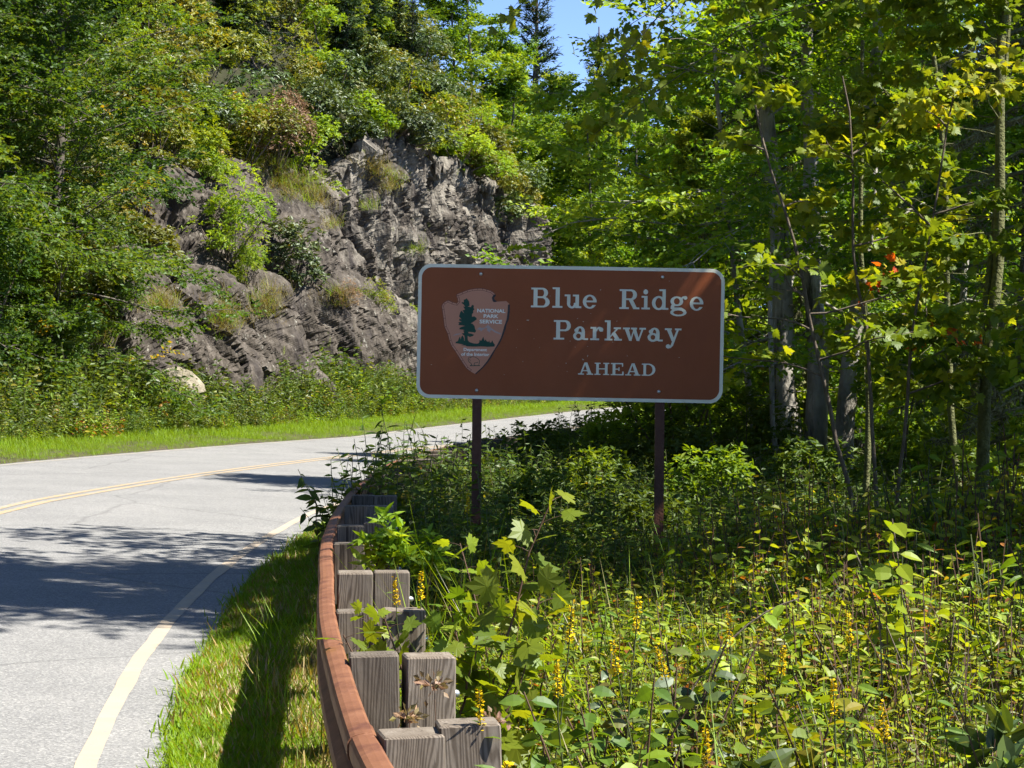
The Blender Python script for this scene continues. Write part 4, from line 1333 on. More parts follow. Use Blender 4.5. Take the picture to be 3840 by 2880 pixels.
for i, (x, y, s, lab) in enumerate([(1.5, 128, 2.45, 'tall dark spruce against the blue sky, left of the two'), (5.4, 128, 2.1, 'smaller dark spruce tip in the sky gap, right of the two'), (3.6, 136, 1.45, 'distant low spruce between the two tall skyline spruces'), (-1.5, 122, 1.5, 'distant spruce behind the hill shoulder at the skyline')]):
    put_tree('spruce_tree', (sp1, sp1, sp2, sp2)[i], lab, 'tree', (x, y, .5), i * 2.3, s, 'spruces on the skyline')

sh = [shrub(61, 1.5, 1.4, 1.7, 700, .15, L_rhodo), shrub(62, 1.7, 1.5, 1.5, 700, .14, L_rhodo, 6), shrub(63, 1.3, 1.3, 2.0, 760, .115, L_olive, 6, LEAF2), shrub(64, 1.6, 1.4, 1.6, 860, .105, L_olive, 6, LEAF2)]
rng = np.random.default_rng(90)
cand = []
Pf = P3.reshape(-1, 3)
Sf, Kf = S3.ravel(), K3.ravel()
tries = 0
placed = np.zeros((0, 3))
while len(cand) < 225 and tries < 6000:
    tries += 1
    s = rng.uniform(38, 109); k = 21 * rng.random() ** 1.5 - .6
    o = float(np.clip(cliff_pt(np.array([s]), np.ones(1))[0][0], 10, 30)) + 1.2 + k
    z = float(hill_z(np.array([s]), np.array([o]))[0])
    X, Y = SO(s, o)
    p = np.array([float(X), float(Y), z])
    uv = proj(p)[0]
    if not (-150 < uv[0] < 2130 and -350 < uv[1] < 1300): continue
    if len(placed) and np.min(np.linalg.norm(placed - p, axis=1)) < 1.1: continue
    placed = np.vstack([placed, p])
    cand.append((uv[0], uv[1], p))
mats4 = [None, L_olive, L_rhodo, L_lime, L_olive, None, L_lime]
nmm = {0: 'glossy dark', 1: 'dull olive', 2: 'broad dark green', 3: 'bright green', 4: 'olive yellow', 5: 'deep green', 6: 'light lime'}
rows = {0: [], 1: [], 2: [], 3: []}
for u, v, p in cand:
    rows[0 if v < 150 else 1 if v < 400 else 2 if v < 650 else 3].append((u, v, p))
rown = {0: 'highest', 1: 'upper', 2: 'middle', 3: 'lowest'}
for r in rows:
    rows[r].sort(key=lambda q: q[0])
    for i, (u, v, p) in enumerate(rows[r]):
        mi = int(rng.integers(0, 7))
        put_shrub('hillside_shrub', sh[int(rng.integers(0, 4))], '%s shrub, %s from the left in the %s band of the wooded hillside' % (nmm[mi], ordw(i), rown[r]), 'shrub',
                  (p[0], p[1], p[2] - .15), rng.uniform(0, 6.28), rng.uniform(.9, 1.45), 'shrubs on the hillside', mats4[mi])
und = [shrub(81, 1.1, 1.0, 2.1, 560, .11, L_herb, 6, LEAF4, 8, 8, 1.1, .4), shrub(82, .9, .9, 1.6, 480, .10, L_forest, 6, LEAF4, 7, 7, 1.15, .4)]
uspots = [(2.6, 32.5, 1.0), (3.3, 29.2, .62), (5.7, 29.0, .95), (6.6, 26.6, .9), (5.4, 25.2, .6), (7.4, 29.5, 1.2), (4.9, 33.5, 1.1), (6.3, 22.8, .7), (8.6, 33.5, 1.3), (3.4, 36.5, 1.1), (6.5, 37.5, 1.3), (5.2, 21.6, .5)]
uspots.sort(key=lambda a: a[0] / a[1])
for i, (x, y, s) in enumerate(uspots):
    put_shrub('understory_shrub', und[i % 2], 'leafy understory shrub between the woodland stems, %s from the left' % ordw(i), 'shrub', (x, y, float(gz([x], [y])[0]) - .05), i * 2.2, s * 1.2, 'understory shrubs in the wood', L_lime if i % 3 == 0 else None)
# rusty brown bush and other named bushes on ledges: position in the picture only used to find the ledge
rust = shrub(71, 1.3, 1.2, 2.3, 900, .10, L_rusty, 6, LEAF2)
small = shrub(72, .8, .7, 1.2, 460, .10, L_lime, 6, LEAFN)
dark = shrub(73, .8, .8, 1.2, 460, .11, L_rhodo, 6, LEAF4)
rows_end = [(96.5, 9.6, .8), (99, 8.8, .9), (101.5, 8.4, 1.0), (104, 8.0, 1.0), (98, 11.2, .9), (101, 10.6, 1.0)]
for i, (sx_, ox_, sc_) in enumerate(rows_end):
    X, Y = SO(sx_, ox_)
    put_shrub('cliff_end_shrub', sh[(i + 2) % 4], 'green shrub at the right end of the cliff, %s from the left' % ordw(i), 'shrub', (float(X), float(Y), float(np.interp(sx_, [94, 98, 103], [4.5, 2.6, 1.2])) - (.0 if ox_ < 9.8 else -.8)), i * 1.3, sc_ * 1.3, 'shrubs at the cliff end', (L_lime, L_olive, None)[i % 3])
hang = shrub(74, 1.5, 1.1, 2.6, 1500, .13, L_lime, 6, LEAFN)
for nm_, me, lab, P, px_, py_, s, mt in [
        ('rusty_shrub', rust, 'rusty red brown dying shrub above the sloping rock slab', PC[:, 185:], 1080, 560, 1.1, None),
        ('rusty_shrub', rust, 'smaller faded pink brown shrub higher up the slope', P3[:, 3:], 960, 330, .85, None),
        ('rusty_shrub', rust, 'small reddish bush near the right end of the cliff top', P3[:, 2:], 1800, 380, .7, None),
        ('ledge_shrub', small, 'bright green bush growing on the left rock ledge', PC[:, 70:], 880, 960, 1.8, None),
        ('ledge_shrub', small, 'light green bush spilling off the ledge left of centre', PC[:, 70:], 930, 1050, 1.1, None),
        ('ledge_shrub', dark, 'dark green upright bush in the cleft of the slab', PC[:, 70:], 1110, 1030, 1.6, None),
        ('ledge_shrub', small, 'yellow green bush on the lower ledge close to the sign', PC[:, 70:], 1400, 1190, .8, L_herb_y),
        ('ledge_shrub', small, 'small red tinged bush on the lower ledge', PC[:, 70:], 1300, 1160, .6, L_rusty),
        ('ledge_shrub', dark, 'dark bush in the gully right of the slab', PC[:, 90:], 1520, 1230, .9, L_lime),
        ('ledge_shrub', dark, 'dark bush at the foot of the trees left of the pale rock', PC[:, 60:], 330, 1180, 1.6, L_olive),
        ('hanging_bush', hang, 'tall bright green bush hanging down the bank at the left border', PC[:, 20:], 130, 1330, 1.25, None),
        ('hanging_bush', hang, 'leafy green bush beside the bank trees, second from left border', PC[:, 20:], 420, 1270, .8, L_beech),
        ('hanging_bush', hang, 'shaded leafy bush cut by the left border', PC[:, 20:], -60, 1300, 1.3, L_beech)]:
    q = seat(P, (px_, py_), 22)
    put_shrub(nm_, me, lab, 'shrub', (q[0], q[1] - .1, q[2] - .15), px_ * .37, s, None, mt)

# ------------------------------------------------------------------ pale boulder at the cliff foot
def rock_mesh(seed, r, mat):
    rng = np.random.default_rng(seed)
    nu, nv = 22, 14
    U, V = np.meshgrid(np.arange(nu) * 2 * np.pi / nu, np.linspace(-np.pi / 2, np.pi / 2, nv))
    d = np.stack([np.cos(U) * np.cos(V), np.sin(U) * np.cos(V), np.sin(V)], -1).reshape(-1, 3)
    pl = nz(rng.normal(0, 1, (16, 3)))
    h = rng.uniform(.62, .95, 16)
    rr = np.min(np.where(d @ pl.T > .05, h / np.maximum(d @ pl.T, .05), 9), 1)
    rr = np.minimum(rr, 1.25) + .05 * fbm(d * 4, 3, seed)
    v = d * rr[:, None] * np.array(r)
    i = np.arange(nv - 1)[:, None] * nu
    k = np.arange(nu)[None]
    g = Geo()
    g.add(v, np.stack([i + k, i + (k + 1) % nu, i + nu + (k + 1) % nu, i + nu + k], -1).reshape(-1, 4))
    return g.mesh('boulder', mat, smooth=False)
M_pale = surfmat('pale_rock', [(.3, (.13, .115, .08)), (.5, (.22, .195, .145)), (.72, (.31, .28, .22))], 4, 8, .9, .8, 14, bdist=.06)
q = seat(PC[:, 8:40], (640, 1440), 25)
b = link('boulder', rock_mesh(4, (.6, .5, .62), M_pale), label='pale tan boulder lying at the foot of the dark cliff', category='boulder')
b.location = (q[0] + .1, q[1] - .5, q[2] - .1)

# ------------------------------------------------------------------ small plants
def herb(seed, h, nst, leafL, nl, spread, mat, stem, tmpl=LEAF8, wid=1.0, lean=.25, up=.35, whorl=False, basal=.15):
    rng = np.random.default_rng(seed)
    g = Geo()
    for i in range(nst):
        b = np.array([*rng.normal(0, spread * .5, 2), -.03])
        d = np.array([*rng.normal(0, lean, 2), 1.0])
        L = h * rng.uniform(.55, 1.1)
        p = wander(rng, b, d, L, 6, .07)
        tube(g, p, np.linspace(.003, .0012, 7) * (1 + h), 3, .5, 1)
        c0 = rng.uniform(.05, .9)
        f = basal + (1 - basal) * (np.arange(nl) + rng.uniform(0, .6, nl)) / nl
        o, dd = along(p, np.minimum(f, .999))
        a = rng.uniform(0, 6.28) + np.arange(nl) * (2.4 if not whorl else 1.26)
        ld = np.stack([np.cos(a), np.sin(a), np.full(nl, up) + rng.normal(0, .2, nl)], 1)
        sz = leafL * (1.05 - .45 * f) * rng.uniform(.5, 1.35, nl)
        leaves(g, o, ld - UP * rng.uniform(0, .9, (nl, 1)), UP * .45 + SUNV * .5 + rng.normal(0, .65, (nl, 3)), sz, tmpl, np.clip(c0 + rng.normal(0, .12, nl), 0, 1), 0, wid)
    return g.mesh('herb', [mat, stem], smooth=False)
def tuft(seed, n, L, mat, spread=.05, tilt=.45):
    rng = np.random.default_rng(seed)
    g = Geo()
    p = np.concatenate([rng.normal(0, spread, (n, 2)), np.full((n, 1), -.01)], 1)
    a = rng.uniform(0, 6.28, n)
    tl = np.abs(rng.normal(0, tilt, n)) + .08
    d = np.stack([np.cos(a) * tl, np.sin(a) * tl, np.ones(n)], 1)
    nn = -np.stack([np.cos(a), np.sin(a), np.zeros(n)], 1) + rng.normal(0, .2, (n, 3))
    leaves(g, p, d, -nn, L * rng.uniform(.45, 1.2, n), GRASS3, np.clip(rng.uniform(.0, .9) * .5 + rng.uniform(0, .55, n), 0, 1), 0, 1.3 * .09 / max(L, .05) if L > .12 else 2.0)
    return g.mesh('grass_tuft', mat, smooth=False)

# ---- mown grass on both verges
rng = np.random.default_rng(201)
gt = [proto('grass_tuft', tuft(300 + i, 24, .074, L_grass)) for i in range(5)]
gd = [proto('grass_tuft_dry', tuft(310 + i, 18, .10, L_dry)) for i in range(2)]
def verge(n, s0, s1, o0, o1, power=1.0):
    s = s0 + (s1 - s0) * rng.random(n) ** power
    o = o0 + (o1 - o0) * rng.random(n)
    return s, o
s1, o1 = verge(16500, -1, 13, -3.69, -4.42)
s2, o2 = verge(9500, 13, 34, -3.69, -4.5)
s = np.concatenate([s1, s2]); o = np.concatenate([o1, o2])
X, Y = SO(s, o)
pn = fbm(np.stack([X * 2.2, Y * 1.1, X * 0], -1), 3, 61)
dist = (-3.66 - o)
keep = rng.random(len(s)) < np.clip(1.05 - .75 * sstep(.35, .95, dist) + .45 * pn, .10, 1)
edge_w = fbm(np.stack([s * 1.3, s * 0, s * 0], -1), 3, 19) * .07
keep &= dist > .02 + edge_w
s, o, X, Y, dist, pn = (a[keep] for a in (s, o, X, Y, dist, pn))
N = len(s)
idx = rng.integers(0, 5, N)
idx[rng.random(N) < .05 + .07 * (pn > .25) + .22 * sstep(.4, .9, dist)] = 5 + rng.integers(0, 2)
sc = rng.uniform(.65, 1.25, N) * (1 + .25 * pn)
scatter('verge_grass', gt + gd, np.stack([X, Y, gz_so(s, o)], 1), np.stack([rng.normal(0, .12, N), rng.normal(0, .12, N), rng.uniform(0, 6.28, N)], 1), sc, idx,
        'short bright green grass between the road edge line and the guardrail', 'grass')
# taller straggling grass below the rail
tg = [proto('tall_grass', tuft(320 + i, 12, .34, (L_grass, L_dry, L_herb)[i % 3], .06, .22)) for i in range(4)]
s, o = verge(420, -2, 22, -4.05, -5.0)
X, Y = SO(s, o)
N = len(s)
scatter('straggling_grass', tg, np.stack([X, Y, gz_so(s, o)], 1), np.stack([rng.normal(0, .15, N), rng.normal(0, .15, N), rng.uniform(0, 6.28, N)], 1), rng.uniform(.4, 1.15, N), rng.integers(0, 4, N),
        'tall straggling grass stalks around the guardrail posts', 'grass')
# far verge
gf = [proto('far_grass_tuft', tuft(330 + i, 20, .20, L_grass, .10, .4)) for i in range(4)]
s, o = verge(16000, 24, 118, 3.38, 6.6)
X, Y = SO(s, o)
pn = fbm(np.stack([X * .5, Y * .5, X * 0], -1), 3, 67)
N = len(s)
scatter('far_verge_grass', gf, np.stack([X, Y, gz_so(s, o)], 1), np.stack([rng.normal(0, .12, N), rng.normal(0, .12, N), rng.uniform(0, 6.28, N)], 1),
        rng.uniform(.5, .95, N) * (.6 + .75 * sstep(3.5, 5.6, o)) * (1 + .3 * pn), rng.integers(0, 4, N), 'bright green mown grass along the far edge of the road', 'grass')

# ---- weeds between far verge and cliff
rng = np.random.default_rng(202)
hb = [proto('weed', herb(400, .85, 9, .15, 17, .30, L_herb, S_herb, LEAF4)), proto('weed', herb(401, .75, 8, .17, 14, .32, L_lime, S_herb, LEAF4, .9)),
      proto('weed', herb(402, 1.0, 9, .14, 22, .28, L_herb, S_herb, LEAFN, 1.2, .15)), proto('weed', herb(403, .7, 10, .14, 15, .34, L_herb_y, S_red, LEAF4)),
      proto('weed', herb(404, .9, 9, .15, 18, .30, L_olive, S_herb, LEAF4))]
def so_scatter(name, protos, n, s0, s1, o0, o1, smin, smax, label, cat, w=None, extra=None, tilt=.1, zf=None):
    s = rng.uniform(s0, s1, n); o = rng.uniform(o0, o1, n)
    if callable(extra):
        k = extra(s, o)
        s, o = s[k], o[k]
    X, Y = SO(s, o)
    N = len(s)
    z = gz_so(s, o)
    pn = fbm(np.stack([X * .6, Y * .6, X * 0], -1), 3, 71)
    return scatter(name, protos, np.stack([X, Y, z], 1), np.stack([rng.normal(0, tilt, N), rng.normal(0, tilt, N), rng.uniform(0, 6.28, N)], 1),
                   rng.uniform(smin, smax, N) * (1 + .38 * pn) * (zf(s, o) if zf else 1), rng.choice(len(protos), N, p=w), label, cat)
so_scatter('bank_weeds', hb, 4000, 24, 112, 5.5, 9.2, .85, 1.4, 'dense green weeds and seedlings along the foot of the cliff', 'weeds', [.25, .25, .22, .13, .15], zf=lambda s, o: .45 + .75 * sstep(5.4, 6.8, o))

# ---- undergrowth in the shade behind the guardrail
hs = [proto('undergrowth_sprig', herb(420, .75, 8, .13, 15, .28, L_herb, S_herb, LEAF8)), proto('undergrowth_sprig', herb(421, .6, 7, .14, 12, .3, L_herb, S_herb, LEAF8W)),
      proto('undergrowth_sprig', herb(422, .9, 8, .125, 20, .25, L_herb, S_herb, LEAF8N, 1, .15)), proto('undergrowth_sprig', herb(423, .65, 8, .12, 14, .28, L_olive, S_red, LEAF8)),
      proto('undergrowth_sprig', herb(424, .7, 7, .13, 14, .3, L_herb_y, S_red, LEAF8))]
def far_ok(s, o):
    X, Y = SO(s, o)
    uv = np.stack([1920 + F_PX * X / Y], 1)[:, 0]
    return (uv < 4100) & (o < -4.66 + .16 * (s > 13))
so_scatter('shade_undergrowth', hs, 6800, 9, 40, -13.5, -4.1, .7, 1.25, 'dense dark green undergrowth in the shade around the sign posts', 'undergrowth', [.3, .22, .22, .14, .12], far_ok,
           zf=lambda s, o: .8 + .22 * sstep(8.5, 12, s) * sstep(-6.5, -4.6, o) - .12 * sstep(20, 26, s))
so_scatter('wood_undergrowth', hs, 1700, 40, 70, -24, -4.2, 1.0, 1.7, 'dark green undergrowth below the woodland trees', 'undergrowth', None, far_ok)
# ---- sunlit thicket in the foreground
hf = [proto('thicket_sprig', herb(440, .66, 7, .088, 19, .2, L_herb_y, S_red, LEAF8)), proto('thicket_sprig', herb(441, .58, 7, .092, 18, .2, L_herb_y, S_herb, LEAF8N)),
      proto('thicket_sprig', herb(442, .64, 7, .092, 21, .2, L_lime, S_herb, LEAF8N)), proto('thicket_sprig', herb(443, .52, 6, .095, 15, .22, L_lime, S_red, LEAF8W)),
      proto('thicket_sprig', herb(444, .62, 8, .08, 18, .2, L_olive, S_red, LEAF8)), proto('thicket_sprig', herb(445, .5, 7, .085, 16, .2, L_redden, S_red, LEAF8N))]
def near_ok(s, o):
    X, Y = SO(s, o)
    return (np.abs(X / Y) < .30) & (Y > 4.2) & (o < -4.72) & ~((X < .32) & (Y < 8.3) & (Y > 5.6))
so_scatter('sunlit_thicket', hf, 3100, -2, 10.5, -9.2, -4.7, .7, 1.2, 'sunlit yellow green thicket of leafy stems filling the lower right', 'undergrowth', [.24, .22, .2, .14, .15, .05], near_ok, zf=lambda s, o: (.5 + .5 * sstep(-4.9, -6.1, o)) * (1 - .25 * sstep(4.5, 7, s) * sstep(-7.2, -5.8, o)) * (1 + .5 * sstep(-6.3, -7.6, o) * sstep(2.5, 6, s)))
hf2 = [proto('bare_sprig', herb(446, .75, 12, .05, 5, .25, L_redden, B_twig, LEAF8N, 1, .45)), proto('bare_sprig', herb(447, .7, 9, .06, 8, .22, L_olive, S_red, LEAF8N, 1, .4))]
def right_ok(s, o):
    X, Y = SO(s, o)
    return (X / Y > .14) & (X / Y < .30)
so_scatter('reddening_thicket', [hf[0].copy(), hf[5].copy(), hf[4].copy()] + hf2, 560, 1, 10.5, -9.4, -6.2, .8, 1.35, 'browning and reddening leafy stems at the lower right border', 'undergrowth', [.22, .22, .16, .25, .15], right_ok)

tg2 = [proto('thicket_grass', tuft(350 + i, 9, .62, (L_grass, L_dry)[i], .05, .2)) for i in range(2)]
so_scatter('thicket_grass_blades', tg2, 420, 0, 10, -9.2, -4.8, .7, 1.3, 'thin grass blades standing in the sunlit thicket', 'grass', [.6, .4], near_ok)

# ---- dry grass and turf on the ledges
rng = np.random.default_rng(203)
dg = [proto('ledge_grass_tuft', tuft(340 + i, 26, .42, (L_dry, L_dry, L_grass)[i], .12, .7)) for i in range(3)]
pts, mix = [], []
for a, b, rx_, ry_, n, gr in [(1090, 690, 90, 40, 34, .35), (1020, 610, 60, 30, 18, .4), (1180, 740, 40, 30, 14, .2), (1460, 690, 40, 50, 18, .2), (1400, 640, 50, 40, 14, .3), (850, 1200, 50, 60, 22, .3), (1010, 1140, 60, 50, 22, .4), (600, 1150, 60, 40, 20, .1), (1270, 1120, 60, 30, 10, .3), (1490, 470, 30, 30, 8, .1), (1240, 850, 30, 20, 5, .2), (1380, 770, 20, 10, 4, .9), (1460, 1420, 20, 20, 4, .8), (1560, 940, 20, 15, 4, .9), (300, 1250, 120, 40, 18, .6)]:
    for j in range(n * 2):
        q = seat(PC, (rng.normal(a, rx_ * .6), rng.normal(b, ry_ * .6)), 10)
        pts.append(q); mix.append(2 if rng.random() < gr else int(rng.integers(0, 2)))
N = len(pts)
scatter('ledge_grass', dg, np.array(pts), np.stack([rng.normal(.15, .2, N), rng.normal(0, .2, N), rng.uniform(0, 6.28, N)], 1), rng.uniform(.8, 1.7, N), np.array(mix), 'dry golden grass tufts hanging from the rock ledges', 'grass')

# ------------------------------------------------------------------ single plants in the foreground
rng = np.random.default_rng(204)
def on_stem(g, gl, rng, path, r0, r1, n, size, tmpl, f0=.2, pet=.05, opp=False, up=.2, cl=(.2, .8), wid=1.0, flat=.35, bias=(0, 0, 0)):
    tube(g, path, np.linspace(r0, r1, len(path)), 6)
    f = f0 + (1 - f0) * (np.arange(n) + .5) / n
    o, d = along(path, np.minimum(f, .999))
    a = np.arange(n) * (2.4 if not opp else 1.5708) + rng.uniform(0, 6.28)
    for s in ((1,) if not opp else (1, -1)):
        ld = np.stack([np.cos(a) * s, np.sin(a) * s, np.full(n, up)], 1) + rng.normal(0, .15, (n, 3)) + np.array(bias)
        ld = nz(ld)
        pl = pet * rng.uniform(.6, 1.3, n)
        tip = o + ld * pl[:, None]
        for q, w in zip(o, tip):
            tube(g, np.array([q, (q + w) / 2 + [0, 0, .004], w]), [.0016, .0013, .0011], 3)
        leaves(gl, tip, ld - UP * .25, UP * .3 + SUNV * .7 + rng.normal(0, flat * 1.7, (n, 3)), size * rng.uniform(.7, 1.15, n) * (1.1 - .35 * f), tmpl, rng.uniform(*cl, n), 0, wid)
def plant(name, label, cat, loc, g, gl, lmat, smat=B_twig, group=None):
    t = thing(name, label, cat, loc, group=group)
    link('stems', g.mesh('stems', smat), t)
    link('leaves', gl.mesh('leaves', lmat, smooth=False), t)
    return t
# maple sapling beside the posts
g, gl = Geo(), Geo()
for b, tp, n, sz in (((.0, 0, -.1), (.40, .02, 1.28), 34, .15), ((.05, .03, -.1), (.40, .12, .95), 28, .15), ((-.02, -.02, .1), (-.24, -.05, .80), 18, .13), ((.02, 0, .2), (.12, -.12, .75), 18, .13), ((0, .0, .1), (-.42, .0, .72), 16, .125), ((.1, 0, .1), (.3, -.05, .6), 8, .11)):
    b, tp = np.array(b), np.array(tp)
    p = b + (tp - b) * np.linspace(0, 1, 7)[:, None] + np.concatenate([[[0, 0, 0]], rng.normal(0, .012, (6, 3))])
    on_stem(g, gl, rng, p, .009, .003, n, sz, MAPLE, .25, .075, False, .25, (.15, .75), 1.0, .5)
plant('maple_sapling', 'young maple sapling with lobed green leaves beside the guardrail posts', 'sapling', (-.26, 8.2, float(gz([-.26], [8.2])[0])), g, gl, L_maple, S_red)
for x_, y_, rz_, sc_, lab_ in ((.02, 8.9, 2.3, .82, 'second maple sapling stem leaning beside the first, right of the posts'), (-.46, 8.9, 4.0, .62, 'smallest maple sapling touching the timber posts')):
    src = [ob for ob in COL.objects if ob.name == 'maple_sapling'][0]
    t = thing('maple_sapling', lab_, 'sapling', (x_, y_, float(gz([x_], [y_])[0])), rz_, sc_)
    for ch in src.children:
        c = ch.copy(); COL.objects.link(c); c.parent = t
# broad-leaved tall stem on the right
g, gl = Geo(), Geo()
for b, tp, n, sz in (((0, 0, -.1), (-.04, .0, 1.22), 19, .17), ((-.06, .02, .4), (-.2, .05, 1.08), 8, .10), ((.05, 0, .3), (.24, .02, .82), 7, .11), ((.02, .0, .2), (-.22, -.03, .72), 6, .10)):
    b, tp = np.array(b), np.array(tp)
    p = b + (tp - b) * np.linspace(0, 1, 8)[:, None]
    p[:, 0] += .05 * np.sin(np.linspace(0, 3.1, 8))
    on_stem(g, gl, rng, p, .008, .003, n, sz, LEAF8W, .35, .015, True, .25, (.35, .85), 1.0, .25)
plant('tall_leafy_stem', 'tall upright stem with broad paired yellow green leaves at right', 'plant', (1.72, 9.2, float(gz([1.72], [9.2])[0])), g, gl, L_lime)
# viburnum shrub at the bottom with dry flower heads
def viburnum(seed, n, R, h, sz, tilt):
    rng = np.random.default_rng(seed)
    g, gl, gh = Geo(), Geo(), Geo()
    for i in range(n):
        a = rng.uniform(0, 6.28)
        rr = R * math.sqrt(rng.random())
        tp = np.array([rr * math.cos(a) + tilt[0], .6 * rr * math.sin(a) + tilt[1], h * rng.uniform(.7, 1.05)])
        b = np.array([*rng.normal(0, .08, 2), -.1])
        p = b + (tp - b) * np.linspace(0, 1, 7)[:, None]
        p[:, 2] += .06 * np.sin(np.linspace(0, 3.1, 7))
        on_stem(g, gl, rng, p, .007, .003, int(rng.integers(5, 8)), sz, LEAF8W, .3, .012, True, .2, (.2, .95), 1.05, .35)
    return g, gl
for sd, n, R, h, sz, ti, loc, lab, mt in [
        (1, 9, .34, .78, .115, (.05, 0), (.26, 6.9), 'viburnum bush with broad green leaves in front of the lowest post', L_herb),
        (2, 9, .36, .80, .11, (.05, 0), (.62, 7.9), 'viburnum bush with glossy bluish leaves at bottom centre', L_rhodo),
        (3, 7, .34, .74, .12, (.1, 0), (.95, 7.1), 'viburnum bush with yellowing leaves at bottom centre, right of the glossy one', L_herb_y),
        (4, 6, .3, .66, .125, (0, 0), (.35, 6.3), 'low viburnum with large leaves at the very bottom edge', L_lime)]:
    g, gl = viburnum(sd + 500, n, R, h, sz, ti)
    plant('viburnum_shrub', lab, 'shrub', (*loc, float(gz([loc[0]], [loc[1]])[0])), g, gl, mt, S_red, 'viburnum bushes at the bottom')
# arching bramble cane with hanging leaves
g, gl = Geo(), Geo()
t = np.linspace(0, 1, 12)[:, None]
p = np.array([[0, 0, -.1]]) * (1 - t) + np.array([[.78, .1, .72]]) * t + np.array([[0, 0, .28]]) * np.sin(t * 2.6)
on_stem(g, gl, rng, p, .006, .003, 12, .12, LEAF8W, .35, .012, False, -.25, (.45, .9), 1.0, .3)
plant('arching_branch', 'arching branch with pale ribbed leaves crossing the thicket right of centre', 'plant', (.42, 8.6, float(gz([.42], [8.6])[0])), g, gl, L_lime)
# evergreen laurel between the posts
lau = shrub(510, .17, .14, .42, 52, .10, L_herb, 7, LEAF8N, 5, 8, 1.35, .55)
put_shrub('laurel_clump', lau, 'small glossy laurel growing up between the timber guardrail posts', 'shrub', (-.74, 11.9, .58), .4, 1.0, mat=L_lime)
put_shrub('laurel_clump', lau, 'second small laurel sprig right behind the guardrail posts', 'shrub', (-.50, 12.3, .52), 2.4, .8, mat=L_lime)
# broad whorls of rhododendron at the lower right
whl = shrub(511, .28, .25, .35, 9, .21, L_rhodo, 8, LEAF8, 4, 5, .95, .6)
put_shrub('rhododendron', whl, 'rhododendron whorls with long dark leaves in the lower right corner', 'shrub', (1.76, 7.0, .20), .3, .8)
put_shrub('rhododendron', whl, 'low rhododendron whorl with broad leaves at the bottom edge right of centre', 'shrub', (.82, 6.4, .26), 1.9, .6)
# dry flower heads (brown) standing by the lowest post
def dryhead(seed):
    rng = np.random.default_rng(seed)
    g, gl = Geo(), Geo()
    tube(g, wander(rng, (0, 0, -.1), (.05, 0, 1), .84, 7, .04), np.linspace(.004, .002, 8), 4)
    m = 46
    d = nz(rng.normal(0, 1, (m, 3)) * [1, 1, .35] + [0, 0, .25])
    leaves(gl, np.array([.02, 0, .73]) + d * rng.uniform(.0, .06, (m, 1)), d + rng.normal(0, .3, (m, 3)), rng.normal(0, 1, (m, 3)), .03, LEAF2, rng.random(m), 0, 1.2)
    return g.mesh('stem', S_red), gl.mesh('flower_head', L_rusty, smooth=False)
dh = dryhead(7)
for x, y, s, lab in ((-.26, 7.0, .98, 'dry brown flower head level with the lowest guardrail post'), (-.32, 6.6, .92, 'reddish dry flower head touching the lowest guardrail post'), (-.06, 6.7, .88, 'dry brown flower head among leaves at the bottom edge')):
    t = thing('dry_flower_head', lab, 'flower', (x, y, float(gz([x], [y])[0])), x * 9, s, 'dry flower heads by the posts')
    link('stem', dh[0], t); link('flower_head', dh[1], t)['kind'] = 'stuff'

# goldenrod spikes
def goldenrod(seed, h):
    rng = np.random.default_rng(seed)
    g, gl, gf = Geo(), Geo(), Geo()
    p = wander(rng, (0, 0, -.05), (rng.normal(0, .06), 0, 1), h, 10, .03)
    on_stem(g, gl, rng, p, .004, .002, 18, .075, LEAF8N, .15, .004, False, .5, (.2, .8), 1.1, .3)
    m = 80
    f = rng.uniform(.87, 1.0, m)
    o, d = along(p, np.minimum(f, .999))
    a = rng.uniform(0, 6.28, m)
    rad =   .0095 * (1.15 - 5 * (f - .87)) * rng.uniform(.3, 1.2, m)
    o = o + np.stack([np.cos(a) * rad, np.sin(a) * rad, rng.normal(0, .004, m)], 1)
    leaves(gf, o, np.stack([np.cos(a), np.sin(a), np.full(m, .5)], 1) + rng.normal(0, .4, (m, 3)), UP + rng.normal(0, .5, (m, 3)), .0115, LEAF2, rng.random(m), 0, 2.0)
    return g.mesh('stem', S_herb), gl.mesh('leaves', L_herb, smooth=False), gf.mesh('flower_spike', L_gold, smooth=False)
gr = [goldenrod(600 + i, .92) for i in range(3)]
gold = [(1580, 2822, .97), (2041, 2262, .93), (2318, 2243, .93), (2194, 2425, .9), (2481, 2392, .85), (2624, 2418, .85), (1563, 2161, .9), (1602, 2148, .9), (1862, 2549, .85), (2770, 2305, .85), (2923, 2376, .8), (3225, 2305, .8), (3190, 2561, .8), (3304, 2646, .8), (2692, 2724, .8), (1700, 1850, 1.0)]
gold.sort()
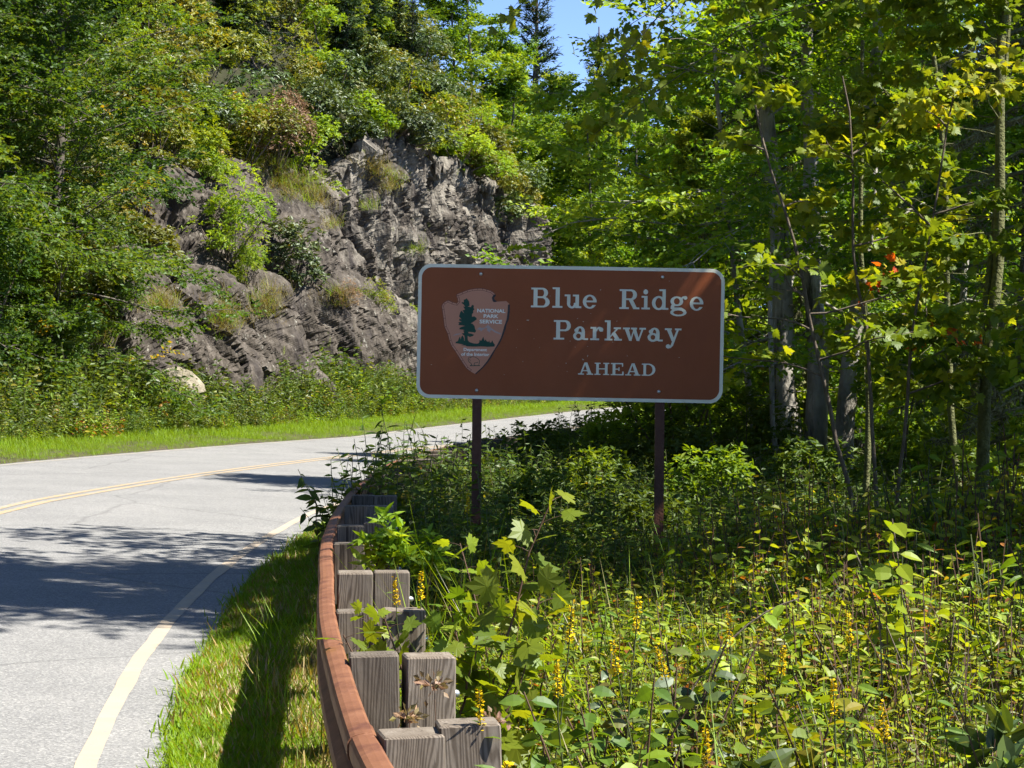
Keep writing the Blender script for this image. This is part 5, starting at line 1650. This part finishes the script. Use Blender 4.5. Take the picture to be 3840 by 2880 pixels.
for i, (a, b_, zt) in enumerate(gold):
    y = F_PX * (CAMH - zt) / (b_ - 1430)
    x = (a - 1920) / F_PX * y
    z0 = float(gz([x], [y])[0])
    where = 'before the lowest post' if i == 2 and False else 'in the thicket behind the guardrail'
    t = thing('goldenrod', 'yellow flowering goldenrod spike %s, %s from the left' % (where, ordw(i)), 'flower', (x, y, z0), i * 1.1, (zt - z0) / .87, 'goldenrod spikes in the thicket')
    t.rotation_euler = (rng.normal(0, .1), rng.normal(0, .1), i * 1.1)
    for nm_, m_ in zip(('stem', 'leaves', 'flower_spike'), gr[i % 3]):
        link(nm_, m_, t)

# shrubs along the rail and below the sign
rs = shrub(520, .75, .7, 1.0, 300, .10, L_herb, 6, LEAF4, 6, 7, 1.0, .4)
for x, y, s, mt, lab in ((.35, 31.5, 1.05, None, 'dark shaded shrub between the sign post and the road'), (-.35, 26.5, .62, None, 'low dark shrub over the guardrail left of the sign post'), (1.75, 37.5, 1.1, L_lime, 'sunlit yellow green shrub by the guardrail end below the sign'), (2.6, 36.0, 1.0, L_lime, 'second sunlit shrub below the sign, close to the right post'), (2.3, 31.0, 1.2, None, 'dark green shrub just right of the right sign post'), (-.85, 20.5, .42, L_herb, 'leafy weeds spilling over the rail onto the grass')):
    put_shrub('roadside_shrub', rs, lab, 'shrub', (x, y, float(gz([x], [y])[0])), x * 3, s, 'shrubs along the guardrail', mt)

msp = [(.3, 21.0, .8), (1.2, 18.6, .72), (2.2, 22.6, .95), (2.7, 17.2, .66), (3.5, 24.0, 1.0), (3.4, 15.3, .68), (1.6, 14.4, .5), (2.4, 27.5, 1.05), (1.0, 25.0, .85)]
msp.sort(key=lambda a: a[0] / a[1])
for i, (x, y, sc_) in enumerate(msp):
    put_shrub('shade_shrub', rs, 'leafy green shrub in the shaded undergrowth around the sign posts, %s from the left' % ordw(i), 'shrub', (x, y, float(gz([x], [y])[0])), i * 1.7, sc_, 'shrubs in the shaded undergrowth', (None, L_forest, L_herb)[i % 3])
